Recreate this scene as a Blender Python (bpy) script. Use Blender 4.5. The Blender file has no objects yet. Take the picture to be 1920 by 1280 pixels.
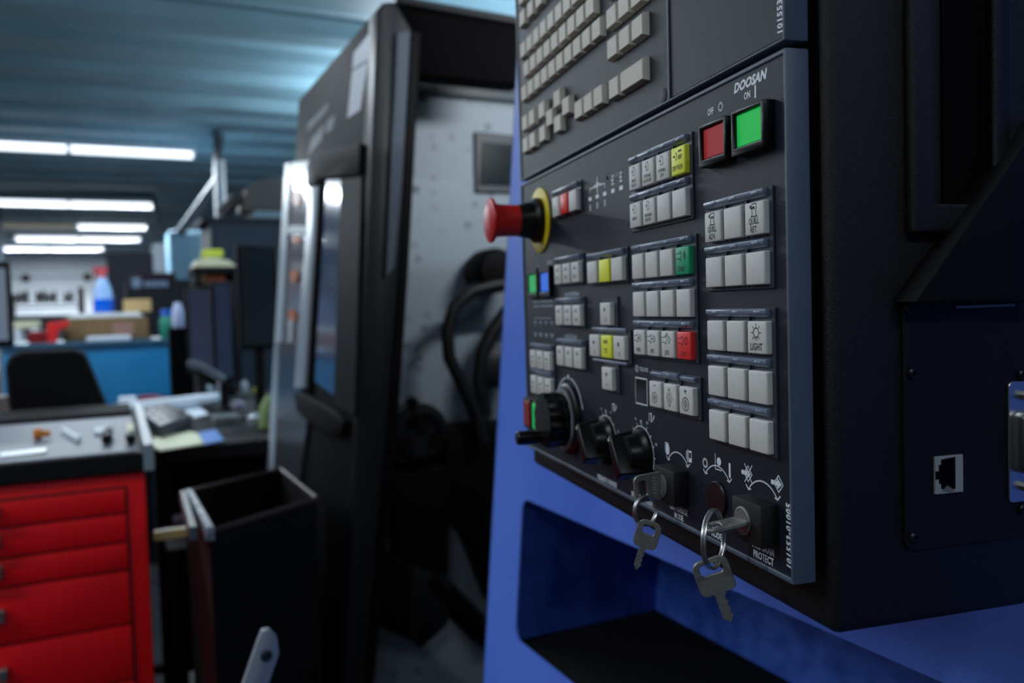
import bpy, bmesh, math, random
from mathutils import Vector, Matrix
random.seed(7)
SC = bpy.context.scene
C = SC.collection
# ------------------------------------------------------------------ camera
F0 = 1560.93
YAW, PIT, ROL = (math.radians(a) for a in (25.441, 2.3634, 1.6623))
EYE = Vector((0, 0, 1.25))
_f = Vector((math.sin(YAW)*math.cos(PIT), math.cos(YAW)*math.cos(PIT), -math.sin(PIT)))
_r = Vector((math.cos(YAW), -math.sin(YAW), 0)); _d = _f.cross(_r)
CR = _r*math.cos(ROL) + _d*math.sin(ROL)
CD = -_r*math.sin(ROL) + _d*math.cos(ROL)
CF = _f
cam = bpy.data.cameras.new('camera'); camo = bpy.data.objects.new('camera', cam); C.objects.link(camo)
cam.sensor_width = 36; cam.lens = F0/1920*36; cam.clip_start = 0.02; cam.clip_end = 200
mw = Matrix.Identity(4)
for i in range(3):
    mw[i][0] = CR[i]; mw[i][1] = -CD[i]; mw[i][2] = -CF[i]; mw[i][3] = EYE[i]
camo.matrix_world = mw
cam.dof.use_dof = True; cam.dof.focus_distance = 0.475; cam.dof.aperture_fstop = 6.3
SC.camera = camo
# ------------------------------------------------------------------ world, exposure
w = bpy.data.worlds.new('world'); SC.world = w; w.use_nodes = True
w.node_tree.nodes['Background'].inputs[0].default_value = (0.25, 0.35, 0.5, 1)
w.node_tree.nodes['Background'].inputs[1].default_value = 0.1
SC.view_settings.view_transform = 'Standard'; SC.view_settings.look = 'None'
SC.view_settings.gamma = 1; SC.view_settings.use_curve_mapping = False
SC.view_settings.exposure = 0.0
def lin(c): return tuple((x/12.92 if x <= .04045 else ((x+.055)/1.055)**2.4) for x in (v/255 for v in c))
TUBE_COL = (0.80, 0.91, 1.0)
def area(name, loc, sx, sy, power, rot=(0, 0, 0), col=TUBE_COL):
    l = bpy.data.lights.new(name, 'AREA'); l.shape = 'RECTANGLE'; l.size = sx; l.size_y = sy; l.energy = power; l.color = col
    o = bpy.data.objects.new(name, l); C.objects.link(o); o.location = loc; o.rotation_euler = rot; return o
# light of the ceiling tubes (each lamp sits just under a fitting that is built below)
LAMPS = [(-0.98, 4.15, 56), (-3.63, 4.15, 60), (-2.43, .9, 52), (-.45, -1.7, 27), (-0.35, 9.4, 240), (-0.54, 13.8, 240), (0.04, 17.1, 150), (-0.60, 19.7, 420), (-1.34, 22.5, 1000),
         (3.57, 4.15, 60), (3.57, 9.4, 260), (1.72, .05, 22)]
for i, (x, y, p) in enumerate(LAMPS):
    area('tube_lamp', (x, y, 2.905), 2.3 if y != 17.1 else 1.12, 0.07, p)
for y in (3.4, 6.4):            # added up-lights, out of view, to brighten the ceiling
    area('ceiling_fill_lamp', (3.1, y, 2.42), 2.3, 0.10, 160, (math.pi, 0, 0))
area('panel_fill_light', (1.15, 1.315, 1.86), .30, .06, 5.5, (math.radians(92), 0, 0), (.92, .96, 1.0))  # added lamp, hidden behind the pendant, to light the splashed panel
# ------------------------------------------------------------------ pixel -> place helpers
def ray(px, py): return CR*((px-960)/F0) + CD*((py-640)/F0) + CF
def atY(px, py, y): d = ray(px, py); return EYE + d*(y/d.y)
def atX(px, py, x): d = ray(px, py); return EYE + d*(x/d.x)
def atZ(px, py, z): d = ray(px, py); return EYE + d*((z-1.25)/d.z)
PA = math.radians(9.5)                    # the pendant is swivelled against the machines
PROT = Matrix.Rotation(-PA, 4, 'Z')
PX0, PY0, PY1, PZ = 0.24964, 0.36298, 0.82208, 1.25 + 0.12458
def K(u, v, h=0.0): return Vector((PX0-h, PY1-u/1000, PZ-v/1000))       # mm on the panel -> pendant space
def pray(px, py): return (PROT.inverted().to_3x3() @ ray(px, py))
def pY(px, py, y): d = pray(px, py); return EYE + d*(y/d.y)
def pH(px, py, h): d = pray(px, py); return EYE + d*((PX0-h)/d.x)
# ------------------------------------------------------------------ materials
MATS = {}
def mat(name, rgb, rough=.5, metal=0., emit=0., noise=0., nscale=40., spec=.5, trans=0., bump=0., bscale=300., rgb2=None, alpha=1., coat=0.):
    if name in MATS: return MATS[name]
    m = bpy.data.materials.new(name); m.use_nodes = True; nt = m.node_tree; b = nt.nodes['Principled BSDF']
    c = lin(rgb)
    b.inputs['Base Color'].default_value = (*c, 1); b.inputs['Roughness'].default_value = rough; b.inputs['Metallic'].default_value = metal
    b.inputs['Specular IOR Level'].default_value = spec
    if coat: b.inputs['Coat Weight'].default_value = coat; b.inputs['Coat Roughness'].default_value = .15
    if trans: b.inputs['Transmission Weight'].default_value = trans
    if alpha < 1: b.inputs['Alpha'].default_value = alpha
    if emit: b.inputs['Emission Color'].default_value = (*c, 1); b.inputs['Emission Strength'].default_value = emit
    tc = nt.nodes.new('ShaderNodeTexCoord')
    if noise:
        n = nt.nodes.new('ShaderNodeTexNoise'); n.inputs['Scale'].default_value = nscale; n.inputs['Detail'].default_value = 6
        nt.links.new(tc.outputs['Object'], n.inputs['Vector'])
        r = nt.nodes.new('ShaderNodeMapRange'); r.inputs[1].default_value = .3; r.inputs[2].default_value = .7; r.inputs[3].default_value = 0; r.inputs[4].default_value = 1
        nt.links.new(n.outputs['Fac'], r.inputs['Value'])
        mx = nt.nodes.new('ShaderNodeMix'); mx.data_type = 'RGBA'
        c2 = lin(rgb2) if rgb2 else tuple(x*(1-noise) for x in c)
        mx.inputs[6].default_value = (*c, 1); mx.inputs[7].default_value = (*c2, 1)
        nt.links.new(r.outputs[0], mx.inputs[0]); nt.links.new(mx.outputs[2], b.inputs['Base Color'])
    if bump:
        n2 = nt.nodes.new('ShaderNodeTexNoise'); n2.inputs['Scale'].default_value = bscale; n2.inputs['Detail'].default_value = 3
        nt.links.new(tc.outputs['Object'], n2.inputs['Vector'])
        bp = nt.nodes.new('ShaderNodeBump'); bp.inputs['Strength'].default_value = bump; bp.inputs['Distance'].default_value = .001
        nt.links.new(n2.outputs['Fac'], bp.inputs['Height']); nt.links.new(bp.outputs['Normal'], b.inputs['Normal'])
    MATS[name] = m; return m
PLATE = mat('panel_plate_charcoal', (19, 27, 39), .46, spec=.27, bump=.25, bscale=2500, noise=.2, nscale=900)
BEZEL = mat('bezel_grey', (82, 94, 108), .45, bump=.12, bscale=2200, noise=.1, nscale=60)
RIMDK = mat('rim_dark_grey', (62, 68, 78), .32, bump=.15, bscale=2000)
BOXBLK = mat('enclosure_black_wrinkle', (13, 14, 16), .42, spec=.34, bump=.5, bscale=1800)
BLK = mat('black_plastic', (9, 9, 11), .35)
GLOSSBLK = mat('gloss_black_plastic', (7, 7, 8), .32, spec=.3)
VOID = mat('dead_black', (3, 3, 4), .9, spec=.1)
KEYW = mat('key_white', (218, 215, 209), .5, noise=.10, nscale=220)
KEYB = mat('key_beige', (206, 198, 182), .5, noise=.12, nscale=200)
KEYY = mat('key_yellow', (246, 246, 66), .45)
KEYR = mat('key_red', (238, 48, 44), .42)
KEYG = mat('key_green', (20, 160, 112), .45)
INK = mat('key_ink', (16, 17, 20), .6)
INKR = mat('ink_on_red', (120, 12, 14), .6)
PRINT = mat('panel_print', (232, 236, 242), .5)
PRINTD = mat('panel_print_dim', (130, 140, 150), .5)
RAIL = mat('rail_smoked_clear', (112, 124, 144), .28, spec=.6)
HOUS = mat('key_housing', (46, 52, 62), .4)
CHROME = mat('chrome', (186, 186, 184), .3, metal=1)
STEEL = mat('key_steel', (150, 149, 144), .45, metal=.7, noise=.25, nscale=300)
RED = mat('mushroom_red', (200, 18, 18), .4)
YEL = mat('ring_yellow', (228, 200, 24), .45)
BLUE = mat('machine_blue', (98, 138, 242), .42, noise=.25, nscale=5, rgb2=(82, 124, 234), bump=.2, bscale=500)
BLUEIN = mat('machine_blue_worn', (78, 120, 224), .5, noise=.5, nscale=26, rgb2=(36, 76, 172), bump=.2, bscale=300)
# ------------------------------------------------------------------ mesh builder
class MB:
    def __init__(s): s.v = []; s.f = []; s.m = []
    def add(s, vs, fs, m=0):
        o = len(s.v); s.v += [Vector(p) for p in vs]
        for f in fs: s.f.append([i+o for i in f]); s.m.append(m)
        return s
    def hexa(s, a, b, m=0):            # a, b: 4 corner loops
        return s.add(list(a)+list(b), [(3, 2, 1, 0), (4, 5, 6, 7), (0, 1, 5, 4), (1, 2, 6, 5), (2, 3, 7, 6), (3, 0, 4, 7)], m)
    def box(s, lo, hi, m=0):
        x0, y0, z0 = lo; x1, y1, z1 = hi
        return s.hexa([(x0, y0, z0), (x1, y0, z0), (x1, y1, z0), (x0, y1, z0)], [(x0, y0, z1), (x1, y0, z1), (x1, y1, z1), (x0, y1, z1)], m)
    def prism(s, pts, ext, m=0):       # polygon loop + extrusion vector
        n = len(pts); ext = Vector(ext); A = [Vector(p) for p in pts]; B = [p+ext for p in A]
        return s.add(A+B, [tuple(reversed(range(n))), tuple(range(n, 2*n))]+[(i, (i+1) % n, n+(i+1) % n, n+i) for i in range(n)], m)
    def lathe(s, o, ax, prof, n=24, m=0, flute=0.):
        o = Vector(o); ax = Vector(ax).normalized(); a = ax.orthogonal().normalized(); b = ax.cross(a)
        vs = []; fs = []
        for (r, h) in prof:
            for i in range(n):
                t = 2*math.pi*i/n; rr = max(r*(1-(flute if (i//2) % 2 else 0)), 1e-5)
                vs.append(o+ax*h+(a*math.cos(t)+b*math.sin(t))*rr)
        for k in range(len(prof)-1):
            for i in range(n):
                j = (i+1) % n; fs.append((k*n+i, k*n+j, (k+1)*n+j, (k+1)*n+i))
        fs.append(tuple(reversed(range(n)))); fs.append(tuple(range((len(prof)-1)*n, len(prof)*n)))
        return s.add(vs, fs, m)
    def cyl(s, p0, p1, r, n=16, m=0, r1=None):
        p0 = Vector(p0); p1 = Vector(p1); L = (p1-p0).length
        return s.lathe(p0, p1-p0, [(r, 0), (r if r1 is None else r1, L)], n, m)
    def tube(s, path, r, n=8, closed=False, m=0):
        P = [Vector(p) for p in path]; N = len(P); vs = []; fs = []
        t0 = (P[1]-P[0]).normalized(); nrm = t0.orthogonal().normalized()
        for i in range(N):
            if closed: t = (P[(i+1) % N]-P[i-1]).normalized()
            else: t = (P[min(i+1, N-1)]-P[max(i-1, 0)]).normalized()
            nrm = (nrm-t*nrm.dot(t)).normalized(); b = t.cross(nrm)
            for k in range(n):
                a = 2*math.pi*k/n; vs.append(P[i]+(nrm*math.cos(a)+b*math.sin(a))*r)
        for i in range(N if closed else N-1):
            j = (i+1) % N
            for k in range(n):
                l = (k+1) % n; fs.append((i*n+k, i*n+l, j*n+l, j*n+k))
        if not closed: fs += [tuple(reversed(range(n))), tuple(range((N-1)*n, N*n))]
        return s.add(vs, fs, m)
    def mesh(s, name, mats, base=(0, 0, 0), bevel=0., seg=1, smooth=True):
        me = bpy.data.meshes.new(name); base = Vector(base)
        me.from_pydata([p-base for p in s.v], [], s.f)
        if not isinstance(mats, (list, tuple)): mats = [mats]
        for mm in mats: me.materials.append(mm)
        me.polygons.foreach_set('material_index', s.m)
        bm = bmesh.new(); bm.from_mesh(me)
        bmesh.ops.recalc_face_normals(bm, faces=bm.faces)
        if bevel:
            es = [e for e in bm.edges if len(e.link_faces) == 2 and e.calc_face_angle() > .6]
            bmesh.ops.bevel(bm, geom=es, offset=bevel, segments=seg, profile=.5, affect='EDGES', clamp_overlap=True)
        if smooth:
            for f in bm.faces: f.smooth = True
            for e in bm.edges:
                e.smooth = not (len(e.link_faces) != 2 or e.calc_face_angle() > .6)
        bm.to_mesh(me); bm.free(); return me
BASE = {}
def thing(name, label, cat, base, group=None, pend=False):
    o = bpy.data.objects.new(name, None); o.empty_display_size = .05; C.objects.link(o)
    base = Vector(base); BASE[o.name] = base
    o.location = (PROT @ base) if pend else base
    if pend: o.rotation_euler = (0, 0, -PA)
    tag(o, label, cat, group); return o
def tag(o, label=None, cat=None, group=None, kind=None):
    if label: o['label'] = label
    if cat: o['category'] = cat
    if group: o['group'] = group
    if kind: o['kind'] = kind
    return o
def part(name, mb, mats, parent, bevel=0., seg=1, label=None, smooth=True):
    me = mb.mesh(name, mats, BASE[parent.name], bevel, seg, smooth)
    return put(name, me, parent, label=label)
def put(name, me, parent, loc=None, label=None):
    o = bpy.data.objects.new(name, me); C.objects.link(o); o.parent = parent
    b = BASE[parent.name]
    if loc is not None: o.location = Vector(loc)-b; BASE[o.name] = Vector(loc)
    else: BASE[o.name] = b
    if label: o['label'] = label
    return o
def single(name, mb, mats, label, cat, base, group=None, bevel=0., seg=1, pend=False, smooth=True):
    base = Vector(base); me = mb.mesh(name, mats, base, bevel, seg, smooth)
    o = bpy.data.objects.new(name, me); C.objects.link(o); BASE[o.name] = base
    o.location = (PROT @ base) if pend else base
    if pend: o.rotation_euler = (0, 0, -PA)
    return tag(o, label, cat, group)
def struct(name, mb, m, parent=None, bevel=0.):
    me = mb.mesh(name, m, (0, 0, 0), bevel); o = bpy.data.objects.new(name, me); C.objects.link(o); BASE[o.name] = Vector((0, 0, 0))
    if parent: o.parent = parent
    else: o['kind'] = 'structure'
    return o
# flat print -------------------------------------------------------
TXT = {}
def text_polys(s, size, sx=1., shear=0., bold=0., align='CENTER', ls=1.0, ch=1.0):
    k = (s, size, sx, shear, bold, align, ls, ch)
    if k not in TXT:
        cu = bpy.data.curves.new('t', 'FONT'); cu.body = s; cu.size = size; cu.shear = shear; cu.offset = bold*size; cu.align_x = align
        cu.space_line = ls; cu.space_character = ch; cu.resolution_u = 2
        o = bpy.data.objects.new('t', cu); C.objects.link(o)
        me = bpy.data.meshes.new_from_object(o.evaluated_get(bpy.context.evaluated_depsgraph_get()))
        TXT[k] = ([(v.co.x*sx, v.co.y) for v in me.vertices], [tuple(p.vertices) for p in me.polygons])
        bpy.data.objects.remove(o); bpy.data.curves.remove(cu); bpy.data.meshes.remove(me)
    return TXT[k]
class Flat:                              # 2-D drawing, x right, y up, in mm
    def __init__(s): s.v = []; s.f = []
    def poly(s, pts):
        o = len(s.v); s.v += list(pts); s.f.append(tuple(range(o, o+len(pts)))); return s
    def line(s, pts, wd, closed=False):
        pts = list(pts)+([pts[0]] if closed else [])
        for (x0, y0), (x1, y1) in zip(pts, pts[1:]):
            L = math.hypot(x1-x0, y1-y0) or 1e-6; dx, dy = (x1-x0)/L*wd/2, (y1-y0)/L*wd/2
            s.poly([(x0-dx+dy, y0-dy-dx), (x1+dx+dy, y1+dy-dx), (x1+dx-dy, y1+dy+dx), (x0-dx-dy, y0-dy+dx)])
        return s
    def arc(s, cx, cy, r, a0, a1, wd, n=20):
        p = [(cx+r*math.cos(math.radians(a0+(a1-a0)*i/n)), cy+r*math.sin(math.radians(a0+(a1-a0)*i/n))) for i in range(n+1)]
        return s.line(p, wd)
    def disc(s, cx, cy, r, n=16): return s.poly([(cx+r*math.cos(2*math.pi*i/n), cy+r*math.sin(2*math.pi*i/n)) for i in range(n)])
    def text(s, t, x, y, size, sx=.8, **kw):
        v, f = text_polys(t, size, sx, **kw); o = len(s.v); s.v += [(a+x, b+y) for a, b in v]; s.f += [tuple(i+o for i in q) for q in f]; return s
    def rot(s, deg, cx=0, cy=0):
        c, q = math.cos(math.radians(deg)), math.sin(math.radians(deg))
        s.v = [(cx+(x-cx)*c-(y-cy)*q, cy+(x-cx)*q+(y-cy)*c) for x, y in s.v]; return s
    def mb(s, u, v, h, eps=.00008):      # place with the drawing's origin at panel (u, v); tiny lift per polygon avoids z-fighting
        m = MB(); c = K(u, v, h+eps)
        m.v = [c+Vector((0, -x/1000, y/1000)) for x, y in s.v]; m.f = [list(f) for f in s.f]; m.m = [0]*len(m.f); return m
def key_mesh(name, m, wu, wv, h, top=.0006, slope=0.):
    """cap with its base at the origin: u runs along -Y, v along -Z, h along -X"""
    b = MB(); a, c = wu/2000, wv/2000
    L = [(0, a, c), (h-top, a-slope, c-slope), (h, a-slope-top, c-slope-top)]
    vs = []
    for (x, y, z) in L: vs += [(-x, y, z), (-x, -y, z), (-x, -y, -z), (-x, y, -z)]
    fs = [(8, 9, 10, 11)]+[(4*k+i, 4*k+(i+1) % 4, 4*k+4+(i+1) % 4, 4*k+4+i) for k in (0, 1) for i in range(4)]
    b.add(vs, fs); return b.mesh(name, m, (0, 0, 0), .0004 if not slope else 0)
# ================================================================== BUILDING SHELL
XL, XR, YN, YF, ZC = -6.0, 6.0, -3.0, 25.0, 3.12
CEILM = mat('ceiling_teal_grey', (132, 170, 186), .5, noise=.25, nscale=1.2)
CEILD = mat('ceiling_beam_teal', (124, 162, 178), .5, noise=.2, nscale=2)
WALLM = mat('wall_white', (226, 230, 236), .7, noise=.06, nscale=3)
WALLG = mat('wall_side_grey', (92, 104, 118), .7)
FLOORM = mat('floor_dark_grey', (30, 31, 35), .5, noise=.4, nscale=6)
struct('floor', MB().box((XL, YN, -.1), (XR, YF, 0)), FLOORM)
ceil = struct('ceiling', MB().box((XL, YN, ZC), (XR, YF, ZC+.1)), CEILM)
struct('wall_back', MB().box((XL, YF, 0), (XR, YF+.1, ZC)), WALLM)
struct('wall_left', MB().box((XL-.1, YN, 0), (XL, YF, ZC)), WALLG)
struct('wall_right', MB().box((XR, YN, 0), (XR+.1, YF, ZC)), WALLG)
struct('wall_front', MB().box((XL, YN-.1, 0), (XR, YN, ZC)), WALLG)
# ribs of the deck: trapezoid beams across the hall
y = 3.2; k = 0
while y < YF-.4:
    wd = .34 if k % 3 else .22; dp = .06 if k % 3 else .09
    m = MB().prism([(XL, y, ZC+.01), (XL, y+.07, ZC-dp), (XL, y+.07+wd, ZC-dp), (XL, y+.14+wd, ZC+.01)], (XR-XL, 0, 0))
    struct('beam', m, CEILD, ceil); y += .72; k += 1
def Rc(px0, py0, px1, py1, Y):
    cx, cy = (px0+px1)/2, (py0+py1)/2
    return atY(px0, cy, Y).x, atY(px1, cy, Y).x, atY(cx, py1, Y).z, atY(cx, py0, Y).z
def bx(px0, py0, px1, py1, Y, dep, z0=None, z1=None):
    x0, x1, a, b = Rc(px0, py0, px1, py1, Y)
    return MB().box((x0, Y, a if z0 is None else z0), (x1, Y+dep, b if z1 is None else z1))
def base_of(mb):
    xs = [p.x for p in mb.v]; ys = [p.y for p in mb.v]; zs = [p.z for p in mb.v]
    return ((min(xs)+max(xs))/2, (min(ys)+max(ys))/2, min(zs))
def one(name, mb, m, label, cat, group=None, bevel=.004): return single(name, mb, m, label, cat, base_of(mb), group, bevel)
# ------------------------------------------------------------------ ceiling tube lights
TUBE = mat('tube_glow', (238, 246, 255), .4, emit=1.9); TUBEOFF = mat('tube_unlit_faint_glow', (176, 176, 160), .4, emit=.3)  # the unlit tube is given a faint glow of its own
FIT = mat('fitting_white', (210, 216, 222), .4)
def fitting(x1, y, z, lit=(1, 1), label=''):
    t = thing('tube_light', label, 'light', (x1-1.17, y, z))
    part('housing', MB().box((x1-2.36, y-.05, z+.035), (x1+.02, y+.05, z+.075)), FIT, t, .004)
    for i, on in enumerate(lit):
        a = x1-1.17*i; part('tube', MB().cyl((a-.02, y, z), (a-1.15, y, z), .036 if y < 12 else .045, 12), TUBE if on else TUBEOFF, t)
    for dx in (0, -1.17, -2.34): part('socket', MB().box((x1+dx-.012, y-.03, z-.03), (x1+dx+.012, y+.03, z+.04)), FIT, t)
    for dx in (-.4, -1.9): part('hanger', MB().cyl((x1+dx, y, z+.07), (x1+dx, y, ZC-.01), .006, 6), FIT, t)
fitting(.83, 9.4, 2.94, label='nearest lit double tube light under the ribbed ceiling')
fitting(.64, 13.8, 2.94, label='second nearest lit double tube light, behind the conduit frame')
fitting(.62, 17.1, 2.94, (1, 0), label='double tube light with its left tube dark')
fitting(.58, 19.7, 2.94, label='lit double tube light just behind the one with a dark tube')
fitting(-.16, 22.5, 2.94, label='farthest and lowest double tube light before the white wall')
for i, (x, y, lb) in enumerate(((.2, 4.15, 'tube light over the aisle beside the machines'), (-2.45, 4.15, 'tube light over the red tool chest'), (-1.25, .9, 'tube light over the operator'), (-.45, -1.7, 'tube light behind the operator'), (4.75, 4.15, 'tube light over the machines'), (4.75, 9.35, 'tube light behind the machines'), (2.9, .05, 'tube light over the blue machine'))):
    fitting(x, y, 2.94, label=lb)
for y, lb in ((3.4, 'added low hung fill light over the lathe'), (6.4, 'added low hung fill light beyond the lathe')):  # fittings added to carry the ceiling fill lamps
    t = thing('ceiling_fill_light', lb, 'light', (3.1, y, 2.33))
    part('trough', MB().box((1.94, y-.08, 2.34), (4.26, y+.08, 2.35)).box((1.94, y-.08, 2.34), (4.26, y-.07, 2.41)).box((1.94, y+.07, 2.34), (4.26, y+.08, 2.41)), FIT, t, .003)
    for x_ in (2.1, 4.1): part('hanger', MB().cyl((x_, y, 2.35), (x_, y, ZC), .006, 6), FIT, t)
COND = mat('conduit_grey', (44, 58, 70), .5)
z_ = 2.80
m = MB(); a = atY(-40, 362, 12.6); b = atY(288, 368, 12.6); c = atY(301, 440, 12.6)
m.cyl(a, b, .035, 8); m.cyl(b, c, .04, 8)
one('conduit', m, COND, 'dark grey conduit running under the second tube light', 'conduit', bevel=0)
a = atY(409, 262, 8.6); b = atY(413, 425, 8.6)
one('drop_pipe', MB().cyl((a.x, 8.6, ZC), (a.x, 8.6, a.z-.25), .03, 10, 1).cyl((a.x, 8.6, a.z-.2), (b.x, 8.6, b.z-.6), .055, 10), [FIT, COND], 'pale vertical drop pipe coming from the ceiling', 'pipe', bevel=0)
one('brace_pipe', MB().cyl(atY(408, 338, 8.9), atY(335, 440, 8.9), .045, 8).cyl(atY(408, 338, 8.9), (atY(408, 338, 8.9).x+.03, 8.9, ZC), .045, 8), COND, 'dark slanting pipe beside the pale drop pipe', 'pipe', bevel=0)

# ================================================================== BLUE MACHINE FRONT
LK = .0925
def bxp(z): return .558+(z-1.25)*LK
def onB(px, py):
    d = ray(px, py); t = (.558-0)/(d.x-LK*d.z); return EYE+d*t
def Bp(y, z, off=0.): return Vector((bxp(z)+off, y, z))
y1 = onB(944, 575).y
oz1 = onB(1100, 981).z; yA = onB(979, 940).y; yB = onB(966, 1196).y
oz1 = onB(981, 940).z; oz1n = onB(1447, 1128).z; oz0 = onB(975, 1205).z
base = thing('machine_front', 'blue painted machine front with an open recess below the control pendant', 'machine', (.62, .6, 0))
yN = -.25
# front sheet as a frame round the opening
def rr(ya, yb, za, zb, r=.018, n=5):
    p = []
    for (cy, cz, a0) in ((yb-r, zb-r, 0), (ya+r, zb-r, 90), (ya+r, za+r, 180), (yb-r, za+r, 270)):
        for i in range(n+1): t = math.radians(a0+90*i/n); p.append((cy+r*math.cos(t), cz+r*math.sin(t)))
    return p
ya_, yb_ = -.12, (yA+yB)/2
ztop, zbot = 2.05, .02
op = rr(ya_, yb_, oz0, (oz1+oz1n)/2)
n = len(op)//4
out = []
for k, (cy, cz) in enumerate(((y1, ztop), (yN, ztop), (yN, zbot), (y1, zbot))): out += [(cy, cz)]*n
m = MB()
N_ = len(op)
def fs_(off): return [Bp(*p, off) for p in op], [Bp(*p, off) for p in out]
I0, O0 = fs_(0); I1, O1 = fs_(.004)
vs = I0+O0+I1+O1; fs = []
for i in range(N_):
    j = (i+1) % N_
    fs.append((i, j, N_+j, N_+i)); fs.append((2*N_+i, 3*N_+i, 3*N_+j, 2*N_+j)); fs.append((i, 2*N_+i, 2*N_+j, j))
m.add(vs, fs)
part('front_sheet', m, BLUE, base, smooth=False)
# folded far edge of the sheet and machine body behind it
part('far_side', MB().prism([Bp(y1, zbot, 0), Bp(y1, ztop, 0), (1.9, y1, ztop), (1.9, y1, zbot)], (0, -.004, 0)), mat('body_side_grey', (96, 100, 106), .5), base)
# recess behind the opening
D_ = .26
zt_ = (oz1+oz1n)/2
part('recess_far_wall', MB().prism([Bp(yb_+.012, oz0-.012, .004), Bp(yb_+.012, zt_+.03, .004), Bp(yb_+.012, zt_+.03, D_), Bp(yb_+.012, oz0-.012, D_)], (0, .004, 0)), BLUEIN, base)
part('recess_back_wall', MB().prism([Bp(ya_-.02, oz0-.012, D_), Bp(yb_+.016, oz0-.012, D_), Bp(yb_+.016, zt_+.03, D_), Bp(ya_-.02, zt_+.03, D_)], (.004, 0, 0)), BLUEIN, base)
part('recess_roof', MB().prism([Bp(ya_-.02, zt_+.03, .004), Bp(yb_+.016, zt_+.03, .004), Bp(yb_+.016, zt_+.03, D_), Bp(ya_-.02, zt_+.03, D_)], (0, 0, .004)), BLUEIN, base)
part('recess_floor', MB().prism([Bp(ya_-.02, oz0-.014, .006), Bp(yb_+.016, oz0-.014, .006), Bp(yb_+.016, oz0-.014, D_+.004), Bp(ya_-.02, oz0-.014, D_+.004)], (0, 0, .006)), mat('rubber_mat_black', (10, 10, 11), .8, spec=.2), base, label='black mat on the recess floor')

wl = thing('panel_fill_lamp', 'added slim fill lamp on the far side of the blue machine front', 'lamp', (1.15, 1.27, 1.82))  # added body for the hidden panel fill lamp
part('housing', MB().box((.98, y1+.004, 1.83), (1.32, 1.305, 1.90)), FIT, wl, .006, 2)
# ================================================================== DARK LATHE BEHIND
LT = .0975
def lx(z): return .557+(z-1.908)*LT
def onL(px, py):
    d = ray(px, py); a = lx(1.25); t = a/(d.x-LT*d.z); return EYE+d*t
def Lp(y, z, off=0.): return Vector((lx(z)+off, y, z))
LN = Vector((-1, 0, LT)).normalized()
lathe = thing('lathe', 'dark grey lathe with a silver door handle, window and splashed inner panel', 'machine', (.9, 2.4, 0))
STL = mat('lathe_graphite', (17, 21, 24), .6, metal=.0, spec=.12, noise=.15, nscale=2)
STD = mat('lathe_dark', (18, 20, 24), .4)
LBLK = mat('lathe_black', (4, 4, 5), .6, spec=.15)
SILV = mat('handle_silver', (176, 186, 196), .35, metal=.3)
def onface(poly, th, off=0.): # pixel polygon on the leaning front -> plate of thickness th standing out of it
    return MB().prism([onL(*p)-LN*0+LN*off for p in poly], LN*th)
YLn, YLf = onL(700, 300).y, onL(556, 250).y
ZT = 1.925
part('front_panel', MB().prism([Lp(1.815, .03), Lp(YLf, .03), Lp(YLf, 1.72), Lp(YLf, 1.93), Lp(1.815, ZT)], (.05, 0, 0)), STL, lathe, .006, 2)
# near side: corner post, strips, header
def onN(px, py, y=1.80): return atY(px, py, y)
def nface(poly, dep, y=1.80): return MB().prism([onN(*p, y) for p in poly], (0, dep, 0))
part('corner_post', nface([(708, 18), (718, 4), (742, 2), (772, 55), (750, 480), (728, 780), (683, 1280), (650, 1400), (640, 1400), (662, 900), (686, 480)], .07), STD, lathe, .006, 3)
part('post_strip', nface([(744, 58), (770, 58), (757, 300), (740, 500), (726, 520), (735, 300)], .012, 1.788), mat('strip_grey', (84, 92, 106), .4), lathe, .003)
part('inner_jamb', nface([(770, 56), (790, 60), (768, 480), (748, 780), (702, 1280), (690, 1400), (655, 1400), (683, 1280), (728, 780), (750, 480)], .30, 1.81), LBLK, lathe, .003)
part('header', nface([(742, 0), (752, -2), (985, 42), (985, 160), (772, 138), (768, 56)], .08, 1.82), VOID, lathe, .01, 2)
a, b = onN(742, 0), onN(985, 42)
part('top_edge', MB().cyl(a+Vector((0, .01, .004)), b+Vector((0, .01, .004)), .010, 10), STD, lathe)
SPLAT = mat('panel_splashed_grey', (150, 160, 170), .55)
nt = SPLAT.node_tree; bs = nt.nodes['Principled BSDF']; tc = nt.nodes.new('ShaderNodeTexCoord')
v_ = nt.nodes.new('ShaderNodeTexVoronoi'); v_.inputs['Scale'].default_value = 22; n_ = nt.nodes.new('ShaderNodeTexNoise'); n_.inputs['Scale'].default_value = 3.2; n_.inputs['Detail'].default_value = 5
nt.links.new(tc.outputs['Object'], v_.inputs['Vector']); nt.links.new(tc.outputs['Object'], n_.inputs['Vector'])
r1_ = nt.nodes.new('ShaderNodeMapRange'); r1_.inputs[1].default_value = .12; r1_.inputs[2].default_value = .36; r1_.inputs[3].default_value = 1; r1_.inputs[4].default_value = 0
r2_ = nt.nodes.new('ShaderNodeMapRange'); r2_.inputs[1].default_value = .44; r2_.inputs[2].default_value = .58
mu = nt.nodes.new('ShaderNodeMath'); mu.operation = 'MULTIPLY'; mx = nt.nodes.new('ShaderNodeMix'); mx.data_type = 'RGBA'
nt.links.new(v_.outputs['Distance'], r1_.inputs[0]); nt.links.new(n_.outputs['Fac'], r2_.inputs[0]); nt.links.new(r1_.outputs[0], mu.inputs[0]); nt.links.new(r2_.outputs[0], mu.inputs[1])
mx.inputs[6].default_value = (*lin((150, 162, 172)), 1); mx.inputs[7].default_value = (*lin((74, 84, 98)), 1)
nt.links.new(mu.outputs[0], mx.inputs[0]); nt.links.new(mx.outputs[2], bs.inputs['Base Color'])
YI = 2.12
x0 = atY(742, 600, YI).x
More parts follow.
